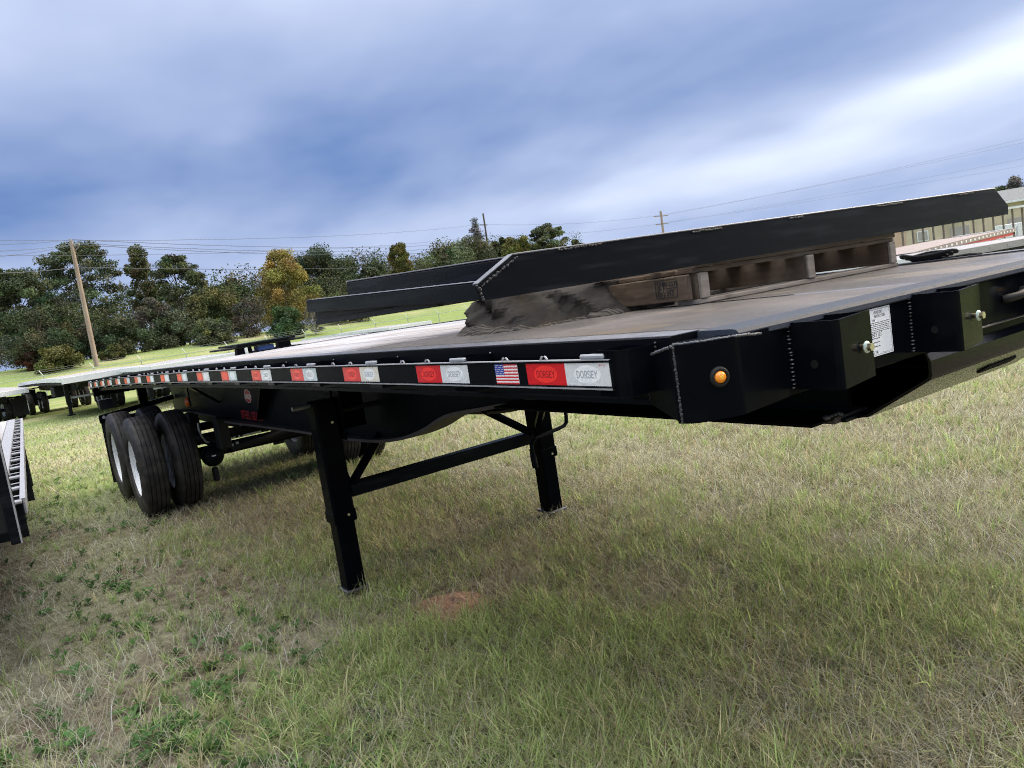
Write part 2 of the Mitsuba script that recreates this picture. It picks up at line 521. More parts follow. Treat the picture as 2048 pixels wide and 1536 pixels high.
def smear(y, x0, x1, w, mat, name='sealant_smear', seed=0):
    r = np.random.default_rng(seed)
    n = max(8, int((x1 - x0) / 0.012))
    xs = np.linspace(x0, x1, n)
    a = w * (0.35 + 0.65 * meshkit.fbm(np.stack([xs * 30, xs * 0 + seed, xs * 0], -1), 3, seed)) * np.sin(np.linspace(0.12, np.pi - 0.12, n)) ** 0.4
    b = w * (0.35 + 0.65 * meshkit.fbm(np.stack([xs * 30, xs * 0 + seed + 9, xs * 0], -1), 3, seed + 3)) * np.sin(np.linspace(0.12, np.pi - 0.12, n)) ** 0.4
    top = DZ + cz(xs) + 0.003
    v = np.concatenate([np.column_stack([xs, y + a, top - 0.0028]), np.column_stack([xs, y + 0 * a, top]), np.column_stack([xs, y - b, top - 0.0028])])
    i = np.arange(n - 1)
    f = np.concatenate([np.column_stack([i, i + 1, i + n + 1, i + n]), np.column_stack([i + n, i + n + 1, i + 2 * n + 1, i + 2 * n])])
    part(name, (v, f), mat, smooth=True)


smear(-1.10, 0.36, 1.45, 0.010, 'sealant', seed=1)
smear(-1.10, 0.32, 0.46, 0.016, 'sealant', seed=2)
smear(-1.10, -0.14, 0.36, 0.012, 'sealant_grey', seed=3)
smear(-0.215, 0.48, 0.80, 0.012, 'sealant', seed=4)
smear(-0.225, 0.18, 0.44, 0.013, 'sealant', seed=5)
smear(-2.40, -0.1, 1.6, 0.02, 'sealant', seed=6)

# deck edge extrusion, side beam, header
for side in (0, 1):
    m = swept([(-0.088, DZ + 0.004), (-0.092, DZ + 0.006), (-0.178, DZ + 0.006), (-0.184, DZ + 0.001), (-0.184, DZ - 0.03), (-0.088, DZ - 0.03)], -0.10, XE, 16)
    de = part('deck_edge', m if not side else mirror(m), 'web_black')
    m = swept([(-0.0935, DZ + 0.0063), (-0.0935, DZ + 0.0078), (-0.178, DZ + 0.0078), (-0.178, DZ + 0.0063)], -0.10, XE, 16)
    part('wear_strip', m if not side else mirror(m), 'edge_metal', parent=de)
    m = swept([(-0.090, DZ - 0.031), (-0.097, DZ - 0.031), (-0.097, DZ - 0.128), (-0.150, DZ - 0.134), (-0.150, DZ - 0.142), (-0.094, DZ - 0.142), (-0.085, DZ - 0.140),
               (-0.085, DZ - 0.128), (-0.090, DZ - 0.126)], -0.15, XE + 0.02, 18)
    part('side_beam', m if not side else mirror(m), 'web_black')

XF = -0.20
hp = Polygon([(XF + 0.10, 1.489), (XF + 0.008, 1.489), (XF - 0.004, 1.487), (XF - 0.010, 1.480), (XF - 0.010, 1.470), (XF - 0.001, 1.466), (XF + 0.10, 1.466)])
part('header_top', prism(hp, -W + 0.17, -0.17, 'y'), 'header_paint')
part('header_plate', cbox(XF, XF + 0.012, -W + 0.20, -0.20, 1.322, 1.4655, 0.002), 'black_paint')
part('header_beam', cbox(XF + 0.013, XF + 0.08, -W + 0.15, -0.15, 1.33, 1.464, 0.002), 'flat_black')
part('header_weld', tube([(XF - 0.003, -0.95, 1.342), (XF - 0.003, -1.20, 1.3445), (XF - 0.003, -1.75, 1.342)], 0.0032, 6), 'weld_dark')

# rounded corner posts with their gussets
cp = Polygon([(-0.150, -0.032), (-0.172, -0.036), (-0.190, -0.046), (-0.200, -0.062), (-0.224, -0.118), (-0.229, -0.132), (-0.228, -0.146), (-0.2015, -0.318), (-0.196, -0.318), (-0.18, -0.2), (-0.10, -0.095)])
cpm = prism(cp, 1.3215, 1.478, 'z')
gp = np.array([[-0.017, -0.091, 1.449], [-0.020, -0.086, 1.449], [-0.158, -0.032, 1.476], [-0.158, -0.046, 1.476], [-0.017, -0.091, 1.348], [-0.020, -0.086, 1.348], [-0.158, -0.032, 1.3225], [-0.158, -0.046, 1.3225]])
gpm = trimesh.convex.convex_hull(gp)


def bead(pts, r, mat, name, seed=0, step=0.006, parent=None, squash=1.0):
    r0 = np.random.default_rng(seed)
    pts = np.asarray(pts, float)
    seg = np.r_[0, np.cumsum(np.linalg.norm(np.diff(pts, axis=0), axis=1))]
    n = max(3, int(seg[-1] / step))
    base = trimesh.creation.icosphere(1, 1.0)
    ms = []
    for t in np.linspace(0, seg[-1], n):
        c = np.array([np.interp(t, seg, pts[:, j]) for j in range(3)])
        m = base.copy()
        m.apply_scale(r * (0.66 + 0.42 * r0.random()))
        m.vertices = m.vertices * [1, 1, squash] + c + r0.normal(0, r * 0.14, 3)
        ms.append(m)
    part(name, cat(ms), mat, smooth=True, parent=parent)


for side in (0, 1):
    k1 = part('corner_post', cpm if not side else mirror(cpm), 'black_paint', smooth=25)
    part('corner_gusset', gpm if not side else mirror(gpm), 'black_paint')
    if not side:
        bead([(-0.160, -0.033, 1.325), (-0.160, -0.033, 1.475)], 0.0034, 'weld_dark', 'weld_bead', 1, 0.0025, parent=k1)
        bead([(-0.022, -0.086, 1.450), (-0.158, -0.033, 1.477)], 0.0034, 'weld_painted', 'weld_bead', 2, 0.0026, parent=k1)
        bead([(-0.019, -0.087, 1.35), (-0.019, -0.087, 1.447)], 0.0016, 'weld_dark', 'weld_bead', 3, 0.003, parent=k1)
        bead([(-0.160, -0.036, 1.479), (-0.20, -0.07, 1.479), (-0.227, -0.14, 1.478), (-0.214, -0.23, 1.470)], 0.0034, 'weld_painted', 'weld_bead', 4, 0.0026, parent=k1)
        lm = part('marker_lamp', revolve([(0.001, 0.012), (0.010, 0.011), (0.0125, 0.008), (0.0135, 0.004)], 'x', (0, 0, 0), 28), 'amber_lens', smooth=30)
        A = np.array([-0.224 + 0.200, -0.118 + 0.062])
        A /= np.linalg.norm(A)
        Nn = np.array([A[1], -A[0]])
        base = np.array([-0.2137, -0.094, 1.405])
        M = np.eye(4)
        M[:3, 0], M[:3, 1], M[:3, 2], M[:3, 3] = (Nn[0], Nn[1], 0), (A[0], A[1], 0), (0, 0, -1), base
        if np.linalg.det(M[:3, :3]) < 0:
            M[:3, 2] *= -1
        for nm, prof, mt in [('lamp_grommet', [(0.0125, 0.004), (0.0135, 0.0065), (0.017, 0.0065), (0.0205, 0.003), (0.021, 0.0), (0.0005, 0.0)], 'flat_black')]:
            g = revolve(prof, 'x', (0, 0, 0), 32)
            g.apply_transform(M)
            add(f'{lm}__grommet', ply(g, mt, smooth=35))
        g = revolve([(0.0005, 0.0115), (0.006, 0.0112), (0.010, 0.0085), (0.0125, 0.004), (0.0125, 0.001), (0.0005, 0.001)], 'x', (0, 0, 0), 28)
        g.apply_transform(M)
        scene[lm] = ply(g, 'amber_lens', smooth=30)
        g = revolve([(0.0005, 0.0125), (0.003, 0.0122), (0.0042, 0.0108), (0.0005, 0.0105)], 'x', (0, 0, 0), 14)
        g.apply_transform(M)
        add(f'{lm}__bulb', ply(g, 'amber_lens_bright', smooth=30))

# front brackets: bent plates with a bolt
for i, yb in enumerate([-0.335, -0.812, -1.50, -1.98]):
    d = yb + 0.335
    t = 0.006
    o = [(XF - 0.001, yb), (XF - 0.118, yb + 0.006), (XF - 0.122, yb + 0.001), (XF - 0.093, yb - 0.155), (XF - 0.093 + t, yb - 0.156), (XF - 0.112, yb - 0.004), (XF - 0.001, yb - t - 0.004)]
    o = [(XF - 0.001, yb), (-0.312, yb + 0.008), (-0.3205, yb + 0.004), (-0.3225, yb - 0.004), (-0.292, yb - 0.160), (-0.2865, yb - 0.159), (-0.316, yb - 0.004), (-0.311, yb + 0.002), (XF - 0.001, yb - t)]
    br = part('front_bracket', prism(Polygon(o), 1.334, 1.477, 'z'), 'black_paint')
    part('bracket_web', prism(Polygon([(XF - 0.001, yb - 0.118), (-0.2868, yb - 0.1575), (-0.2855, yb - 0.153), (XF - 0.001, yb - 0.113)]), 1.334, 1.4765, 'z'), 'black_paint', parent=br)
    bead([(XF - 0.004, yb + 0.003, 1.337), (XF - 0.004, yb + 0.003, 1.476)], 0.0048, 'weld_metal', 'weld_bead', 20 + i, 0.0078, parent=br, squash=0.42)
    g = revolve([(0.0005, 0.0), (0.009, 0.0), (0.009, 0.0005), (0.0005, 0.0005)], 'y', (-0.262, yb + 0.0062, 1.388), 20)
    part('drilled_hole', g, 'dark_gap', parent=br)
    bx_, by_, bz_ = -0.292, yb - 0.108, 1.404
    shank = revolve([(0.0005, 0), (0.0065, 0), (0.0065, 0.012), (0.0005, 0.012)], 'x', (bx_ - 0.018, by_, bz_), 16)
    flange = revolve([(0.0005, 0.004), (0.0095, 0.004), (0.0128, 0.0015), (0.0132, 0.0), (0.0005, 0.0)], 'x', (0, 0, 0), 24)
    flange.apply_transform(np.array([[-1, 0, 0, bx_ - 0.018], [0, 1, 0, by_], [0, 0, 1, bz_], [0, 0, 0, 1.0]]))
    flange.invert()
    hexa = prism(Polygon([(0.0088 * math.cos(a), 0.0088 * math.sin(a)) for a in np.arange(6) * math.pi / 3]), 0, 0.009, 'x')
    hexa.apply_translation((bx_ - 0.031, by_, bz_))
    b = part('bolt', cat([shank, hexa]), 'zinc_bolt', smooth=30, parent=br)
    part('washer', flange, 'washer_green', smooth=30, parent=br)

# inspection label on the header plate
lab = part('inspection_label', cbox(XF - 0.0012, XF - 0.0002, -0.727, -0.600, 1.351, 1.464, 0.0002), 'label_white')
ins = []
for txt, h, y, z, sq in [('PERIODIC', 0.0066, -0.676, 1.4535, 0.8), ('INSPECTION', 0.0066, -0.681, 1.4445, 0.8), ('FOR', 0.0052, -0.655, 1.4355, 0.8),
                         ('DORSEY LLC', 0.0098, -0.655, 1.4015, 0.75), ('MO. YR.', 0.0072, -0.648, 1.3605, 0.8)]:
    ins.append(lettering(txt, h, front_frame(XF - 0.0012, y, z), 0.0004, sq))
for z in np.arange(1.4295, 1.408, -0.0042):
    y = -0.606
    while y > -0.716:
        w = 0.004 + 0.007 * rng.random()
        ins.append(cbox(XF - 0.0016, XF - 0.0011, max(y - w, -0.720), y, z - 0.0008, z + 0.0008, 0.0001))
        y -= w + 0.002
for z in (1.393, 1.3835, 1.374):
    y = -0.640
    for _ in range(5):
        w = 0.003 + 0.005 * rng.random()
        ins.append(cbox(XF - 0.0016, XF - 0.0011, y - w, y, z - 0.001, z + 0.001, 0.0001))
        y -= w + 0.0015
for a in [(-0.7235, -0.6035, 1.4605, 1.4612), (-0.7235, -0.6035, 1.3536, 1.3543), (-0.7235, -0.7228, 1.3543, 1.4605), (-0.7200, -0.680, 1.3565, 1.3571)]:
    ins.append(cbox(XF - 0.0016, XF - 0.0011, a[0], a[1], a[2], a[3], 0.0001))
add(f'{lab}__print', ply(cat(ins), 'label_ink'))

# air coupling on the header, at the right edge of the photo
gl = part('air_coupling', revolve([(0.0005, 0), (0.026, 0), (0.026, 0.012), (0.016, 0.016), (0.016, 0.030), (0.0005, 0.030)], 'x', (XF - 0.031, -1.405, 1.412), 24), 'flat_black', smooth=30)
part('brass_fitting', revolve([(0.0005, 0), (0.017, 0), (0.017, 0.010), (0.013, 0.013), (0.013, 0.026), (0.0005, 0.026)], 'x', (XF - 0.056, -1.405, 1.412), 20), 'brass', smooth=30, parent=gl)
part('white_cap', revolve([(0.0005, 0), (0.014, 0.001), (0.021, 0.008), (0.021, 0.022), (0.0005, 0.024)], 'x', (XF - 0.080, -1.405, 1.412), 24), 'white_plastic', smooth=30, parent=gl)
part('hose', tube([(XF - 0.02, -1.405, 1.412), (XF - 0.03, -1.37, 1.414), (XF - 0.026, -1.33, 1.408), (XF - 0.012, -1.30, 1.405), (XF, -1.29, 1.404)], 0.012, 8), 'flat_black', smooth=True, parent=gl)

# coupler: approach plate, neck plate, webs
ap = [(-0.192, 1.322), (-0.203, 1.30), (-0.203, 1.262), (-0.198, 1.250), (-0.020, 1.147), (0.02, 1.141), (0.02, 1.149), (-0.018, 1.155), (-0.190, 1.254), (-0.195, 1.264), (-0.195, 1.30), (-0.186, 1.322)]
app = prism(Polygon(ap), -1.735, -0.885, 'y')
apk = part('approach_plate', app, 'gloss_black', smooth=25)
slot = trimesh.creation.capsule(height=0.16, radius=0.022, count=[10, 10])
slot.apply_transform(trimesh.transformations.rotation_matrix(math.pi / 2, [1, 0, 0]))
slot.apply_scale([0.25, 1, 1])
slot.apply_transform(trimesh.transformations.rotation_matrix(math.radians(-60), [0, 1, 0]))
slot.apply_translation((-0.112, -1.42, 1.198))
part('slot_opening', slot, 'dark_gap', smooth=True, parent=apk)
part('neck_plate', cbox(0.015, 1.62, -1.78, -0.83, 1.141, 1.152, 0.002), 'satin_black')
part('neck_flange', cbox(0.03, 1.6, -0.885, -0.70, 1.1535, 1.163, 0.002), 'black_paint')
bead([(0.03, -0.76, 1.168), (0.03, -0.83, 1.166)], 0.008, 'weld_dark', 'weld_lump', 9, 0.01)

# main beams: web, lower flange following the gooseneck curve
low = np.array([(0.03, 1.16), (1.6, 1.158), (1.88, 1.128), (2.22, 1.082), (2.53, 0.985), (2.85, 0.918), (3.17, 0.886), (3.74, 0.868), (4.28, 0.866), (5.5, 0.853), (6.55, 0.838), (6.78, 0.842), (7.05, 0.868), (7.3, 0.88), (9.4, 0.835)])
xs = np.linspace(0.03, 9.42, 90)
from scipy.interpolate import PchipInterpolator
zl = PchipInterpolator(low[:, 0], low[:, 1])(xs)
for yc in (-0.88, -1.71):
    n = len(xs)
    zt = DZ - 0.042 + cz(xs)
    web = Polygon(np.vstack([np.column_stack([xs, zl]), np.column_stack([xs, zt])[::-1]]))
    mb = part('main_beam', prism(web, yc - 0.008, yc + 0.008, 'y'), 'web_black')
    fl = Polygon(np.vstack([np.column_stack([xs, zl - 0.018]), np.column_stack([xs, zl])[::-1]]))
    part('lower_flange', prism(fl, yc - 0.08, yc + 0.08, 'y'), 'dusty_black', smooth=20, parent=mb)
# cross members
for i in range(17):
    x = 0.45 + i * 0.56
    m = cat([cbox(x - 0.004, x + 0.004, -W + 0.10, -0.10, DZ - 0.135 + cz(x), DZ - 0.045 + cz(x), 0.001), cbox(x - 0.03, x + 0.03, -W + 0.10, -0.10, DZ - 0.145 + cz(x), DZ - 0.136 + cz(x), 0.001)])
    part('cross_member', m, 'flat_black')
# side braces from the web up to the side beam
part('side_brace', bar((5.05, -0.80, 1.285), (5.62, -0.86, 0.90), 0.10, 0.02), 'black_paint')
part('side_brace', bar((7.0, -0.5, 1.30), (7.0, -0.86, 1.0), 0.08, 0.02), 'black_paint')
# logo and name on the web
rl = np.eye(4)
WY = -0.872
lg = part('round_decal', disc(0.105, 0.062, 0.0015), 'decal_red')
m = disc(0.105, 0.062, 0.0015)
m.apply_transform(side_frame(5.98, WY + 0.001, 1.085))
scene[lg] = ply(m, 'decal_red')
ring = trimesh.creation.extrude_polygon(Point(0, 0).buffer(1.0, 24).difference(Point(0, 0).buffer(0.94, 24)), 0.001, engine='earcut')
ring.apply_transform(np.diag([0.105, 0.062, 1, 1]))
ring.apply_transform(side_frame(5.98, WY + 0.0025, 1.085))
add(f'{lg}__ring', ply(ring, 'decal_white'))
add(f'{lg}__lettering', ply(lettering('DORSEY', 0.045, side_frame(5.98, WY + 0.0026, 1.080), 0.0008, 0.86, True), 'decal_white'))
part('name_decal', lettering('STEEL GIANT', 0.072, side_frame(5.98, WY + 0.001, 0.905), 0.001, 1.05, True), 'decal_red')

# rub rail with stake pockets, tape and hooks
for side in (0, 1):
    z1, z0 = Z0, Z0 - 0.064
    rail = [(0.000, z1), (0.000, z1 - 0.0045), (-0.004, z1 - 0.0055), (-0.004, z0 + 0.0065), (0.000, z0 + 0.0055), (0.000, z0), (-0.012, z0), (-0.012, z1)]
    m = swept(rail, 0.0 - 0.006, XE, 30)
    rr = part('rub_rail', m if not side else mirror(m), 'web_black')
    for zz in (z1, z0):
        m = swept([(0.0012, zz + 0.0012), (0.0012, zz - 0.0010 if zz == z1 else zz + 0.0008), (-0.0002, zz - 0.0010 if zz == z1 else zz + 0.0008), (-0.0125, zz + 0.0003), (-0.0125, zz + 0.0012)] if zz == z1 else
                  [(0.0012, zz + 0.0026), (0.0012, zz - 0.0012), (-0.0125, zz - 0.0012), (-0.0125, zz - 0.0002), (-0.0002, zz - 0.0002), (-0.0002, zz + 0.0026)], -0.004, XE, 30)
        part('rail_lip', m if not side else mirror(m), 'galvanized', parent=rr)
NP = 17
for kx in range(NP):
    x0 = kx * S
    c = cz(x0)
    xa, xb = (x0 - 0.052, x0 + 0.052) if kx == 0 else (x0 + 0.012, x0 + 0.105)
    if kx == 0:
        o = Polygon([(xa, -0.012), (xa + 0.012, -0.003), (xa + 0.03, -0.002), (xb, -0.013), (xb, -0.089), (xa - 0.004, -0.089)])
    else:
        o = Polygon([(xa, -0.013), (xb, -0.013), (xb + 0.01, -0.089), (xa - 0.012, -0.089)])
    inner = o.buffer(-0.0055, join_style=2)
    ztop, zbot = (DZ - 0.007 + c, DZ - 0.106 + c) if kx == 0 else (DZ - 0.014 + c, DZ - 0.108 + c)
    pk = part('stake_pocket', prism(o.difference(inner), zbot, ztop, 'z'), 'black_paint')
    if kx:
        part('stake_pocket', prism(Polygon([(-p[0], p[1]) for p in [(-q[0], -W - q[1]) for q in o.exterior.coords]]), zbot, ztop, 'z'), 'black_paint')
    # grey weld saddle between pocket and rail
    sd = cbox(x0 + 0.018, x0 + 0.098, -0.016, -0.0025, Z0 + 0.0015 + c, Z0 + 0.0125 + c, 0.006)
    part('saddle', sd, 'galvanized', parent=pk)
    bead([(xa - 0.006, -0.086, zbot + 0.01), (xa - 0.006, -0.086, ztop)], 0.0042, 'weld_metal' if kx else 'weld_dark', 'weld_bead', 40 + kx, 0.007 if kx < 6 else 0.015, parent=pk)
    for hx in (0.235, 0.40):
        if kx < 10:
            a = np.linspace(0, np.pi, 9)
            hk = tube(np.column_stack([x0 + hx + 0.013 * np.cos(a), np.full(9, -0.007), Z0 + c + cz(0.3) * 0.6 + 0.0105 * np.sin(a)]), 0.0028, 6)
            part('rope_hook', hk, 'galvanized', smooth=True, parent=rr)
    # tape pair
    slp = 0.0058 - 2 * 0.001825 * (x0 + 0.15)
    xm = x0 + TW
    zc = Z0 - 0.0318 + cz(xm)
    for nm, xc, mt, ov, lt in [('white_tape', x0 + TW / 2 + 0.002, ['tape_white', 'tape_white', 'tape_cream', 'tape_blue'][kx % 4 if kx < 4 else 1 + 2 * (kx % 2)], 'tape_oval', 'tape_letter'),
                               ('red_tape', x0 + 1.5 * TW + 0.002, 'tape_red', 'tape_red_bright', 'tape_red_letter')]:
        n = 3
        xx = np.linspace(xc - TW / 2, xc + TW / 2, n)
        hh = 0.0255
        v = np.concatenate([np.column_stack([xx, np.full(n, -0.0032), Z0 - 0.0318 + cz(xx) - hh]), np.column_stack([xx, np.full(n, -0.0032), Z0 - 0.0318 + cz(xx) + hh]),
                            np.column_stack([xx, np.full(n, -0.0042), Z0 - 0.0318 + cz(xx) - hh]), np.column_stack([xx, np.full(n, -0.0042), Z0 - 0.0318 + cz(xx) + hh])])
        bm = trimesh.convex.convex_hull(v)
        key = part(nm, bm, mt)
        if kx < 10:
            m = disc(0.046, 0.0205, 0.0004)
            m.apply_transform(side_frame(xc, -0.0031, Z0 - 0.0318 + cz(xc)))
            add(f'{key}__oval', ply(m, ov))
        if kx < 5:
            sp = lettering('DORSEY', 0.0165, side_frame(xc, -0.0027, Z0 - 0.0318 + cz(xc)), 0.0003, 0.80, True)
            add(f'{key}__lettering', ply(sp, lt))
    if kx == 0:
        part('tape_mark', lettering('DOT-C2', 0.004, side_frame(0.025, -0.0031, Z0 - 0.0115), 0.0003, 0.9), 'tape_red', parent=key)
# flag decal
fx0, fx1, fz = 0.345, 0.447, Z0 - 0.0318 + cz(0.4)
fk = part('flag_decal', cbox(fx0, fx1, -0.0042, -0.0032, fz - 0.0255, fz + 0.0255, 0.0002), 'flag_white')
st = []
for i in range(0, 13, 2):
    zt = fz + 0.0255 - i * 0.051 / 13
    st.append(cbox(fx0, fx1 - (0.041 if i < 7 else 0), -0.0033, -0.0028, zt - 0.051 / 13, zt, 0.0001))
add(f'{fk}__stripes', ply(cat(st), 'flag_red'))
add(f'{fk}__canton', ply(cbox(fx1 - 0.041, fx1, -0.0033, -0.0026, fz + 0.0255 - 7 * 0.051 / 13, fz + 0.0255, 0.0001), 'flag_blue'))
stars = []
for r_ in range(5):
    for c_ in range(6):
        m = disc(0.0016, 0.0012, 0.0003, 6)
        m.apply_transform(side_frame(fx1 - 0.0045 - c_ * 0.0064, -0.0026, fz + 0.0225 - r_ * 0.0053))
        stars.append(m)
add(f'{fk}__stars', ply(cat(stars), 'flag_white'))

# landing gear
XL, YN, YFAR = 3.23, -0.535, -2.068
for i, yl in enumerate((YN, YFAR)):
    gz = 0.0 if i == 0 else 0.05
    a = 0.068
    ot = part('landing_leg', cbox(XL - a, XL + a, yl - a, yl + a, 0.47 + gz * 0.4, 1.185, 0.012), 'black_paint')
    part('leg_tube', cbox(XL - 0.058, XL + 0.058, yl - 0.058, yl + 0.058, gz + 0.03, 0.60, 0.008), 'black_paint', parent=ot)
    part('leg_collar', cbox(XL - a - 0.003, XL + a + 0.003, yl - a - 0.003, yl + a + 0.003, 0.445 + gz * 0.4, 0.515 + gz * 0.4, 0.004), 'black_paint', parent=ot)
    part('foot', cat([cbox(XL - 0.072, XL + 0.072, yl - 0.072, yl + 0.072, gz + 0.022, gz + 0.038, 0.004), tube([(XL - 0.080, yl + 0.074, gz + 0.036), (XL - 0.080, yl - 0.074, gz + 0.036)], 0.008, 8),
                       tube([(XL + 0.078, yl + 0.074, gz + 0.036), (XL + 0.078, yl - 0.074, gz + 0.036)], 0.007, 8)]), 'weld_metal', smooth=30, parent=ot)
    s = 1 if i == 0 else -1
    part('leg_wing', prism(Polygon([(yl - s * 0.07, 1.30), (yl - s * 0.27, 1.30), (yl - s * 0.27, 0.98), (yl - s * 0.07, 0.98)]), XL + 0.02, XL + 0.032, 'x'), 'black_paint', parent=ot)
    part('mount_plate', cbox(XL - 0.10, XL + 0.10, yl - s * 0.079, yl - s * 0.086, 0.93, 1.29, 0.002), 'black_paint', parent=ot)
    for bz in (0.49, 1.05):
        part('leg_bolt', revolve([(0.0005, 0), (0.008, 0), (0.009, 0.006), (0.0005, 0.006)], 'x', (XL - a - 0.011, yl - 0.02, bz), 12), 'zinc_bolt', parent=ot)
part('gear_shaft', tube([(XL, -0.36, 1.165), (XL, -0.47, 1.165)], 0.014, 8), 'weld_metal')
part('gear_pipe', tube([(XL - 0.02, -0.61, 1.10), (XL - 0.02, -2.0, 1.10)], 0.016, 8), 'flat_black')
part('leg_cross_bar', bar((XL, YN - 0.078, 0.617), (XL, YFAR + 0.078, 0.630), 0.075, 0.082), 'satin_black')
for a_, b_ in [((XL - 0.03, YN - 0.09, 0.655), (XL + 0.02, -0.885, 0.90)), ((XL - 0.03, YFAR + 0.10, 0.665), (XL - 0.02, -1.60, 0.915)), ((XL - 0.05, YFAR + 0.05, 0.70), (XL - 0.75, -1.66, 1.10)),
               ((XL - 0.05, YN - 0.05, 0.70), (XL + 0.70, -0.83, 0.88))]:
    part('leg_brace', tube([a_, b_], 0.027, 10), 'black_paint', smooth=30)
cr = np.array([(3.12, -2.225, 1.16), (3.11, -2.222, 0.90), (3.10, -2.215, 0.74), (3.10, -2.208, 0.69), (3.10, -2.185, 0.672), (3.10, -2.13, 0.662), (3.10, -2.02, 0.650), (3.10, -1.94, 0.640), (3.10, -1.905, 0.625), (3.10, -1.888, 0.59), (3.10, -1.89, 0.53), (3.10, -1.893, 0.49)])
ck = part('crank_handle', tube(cr, 0.0135, 10), 'satin_black', smooth=True)
part('grip', tube([(3.10, -1.887, 0.535), (3.10, -1.893, 0.445)], 0.021, 12), 'satin_black', smooth=30, parent=ck)

# axles and wheels
XA = 7.374
grooves = [0.052, 0.100, 0.148, 0.196, 0.228]


def tyre_profile():
    p = [(0.292, 0.030), (0.300, 0.012), (0.330, 0.004), (0.40, 0.000), (0.45, 0.006), (0.488, 0.018), (0.503, 0.030)]
    for g in [0.062, 0.103, 0.145, 0.187]:
        p += [(0.511, g - 0.0045), (0.497, g - 0.003), (0.497, g + 0.003), (0.511, g + 0.0045)]
    p += [(0.503, 0.250 - 0.03), (0.488, 0.232), (0.45, 0.244), (0.40, 0.250), (0.330, 0.246), (0.300, 0.238), (0.292, 0.220)]
    return [(r * 0.985, a) for r, a in p]


def rim_profile(outer):
    # outer: deep dish seen from outside; inner: shallow
    if outer:
        return [(0.300, 0.028), (0.304, 0.020), (0.296, 0.016), (0.288, 0.030), (0.278, 0.045), (0.266, 0.075), (0.262, 0.135), (0.235, 0.155), (0.19, 0.166), (0.15, 0.168), (0.11, 0.165), (0.11, 0.176), (0.28, 0.178), (0.290, 0.225)]
    return [(0.300, 0.028), (0.304, 0.020), (0.296, 0.016), (0.286, 0.03), (0.27, 0.05), (0.262, 0.09), (0.20, 0.100), (0.12, 0.10), (0.12, 0.11), (0.28, 0.112), (0.290, 0.225)]


TYRE = revolve([(r, -a) for r, a in tyre_profile()], 'y', (0, 0, 0), 72)
TYRE = trimesh.Trimesh(TYRE.vertices, TYRE.faces, process=False)
RIM_O = revolve([(r, -a) for r, a in rim_profile(True)], 'y', (0, 0, 0), 48)
RIM_I = revolve([(r, -a) for r, a in rim_profile(False)], 'y', (0, 0, 0), 48)
HUB = revolve([(0.11, -0.165), (0.108, -0.13), (0.085, -0.115), (0.08, -0.06), (0.055, -0.045), (0.0005, -0.043)], 'y', (0, 0, 0), 32)
NUTS = cat([revolve([(0.013, -0.166), (0.013, -0.142), (0.0005, -0.140)], 'y', (0.143 * math.cos(a), 0, 0.143 * math.sin(a)), 6) for a in np.arange(10) * 2 * math.pi / 10])
P_T, P_RO, P_RI, P_H, P_N = ply(TYRE, 'tyre_rubber', smooth=28), ply(RIM_O, 'white_rim', smooth=30), ply(RIM_I, 'white_rim', smooth=30), ply(HUB, 'satin_black', smooth=30), ply(NUTS, 'galvanized', smooth=30)
RT = 0.503


def wheel(parent, x, y, flip, outer, M=None, gz=0.0):
    t = T().translate([x, y, RT - 0.012 + gz])
    if flip:
        t = t @ T().rotate([0, 0, 1], 180)
    if M is not None:
        t = M @ t
    k = f'{parent}__wheel'
    n = 0
    while any(q.startswith(k + '__') for q in scene):
        n += 1
        k = f'{parent}__wheel_{n:03d}'
    scene[f'{k}__tyre'] = {**P_T, 'to_world': t}
    scene[f'{k}__rim'] = {**(P_RO if outer else P_RI), 'to_world': t}
    if outer:
        scene[f'{k}__hub'] = {**P_H, 'to_world': t}
        scene[f'{k}__lug_nuts'] = {**P_N, 'to_world': t}


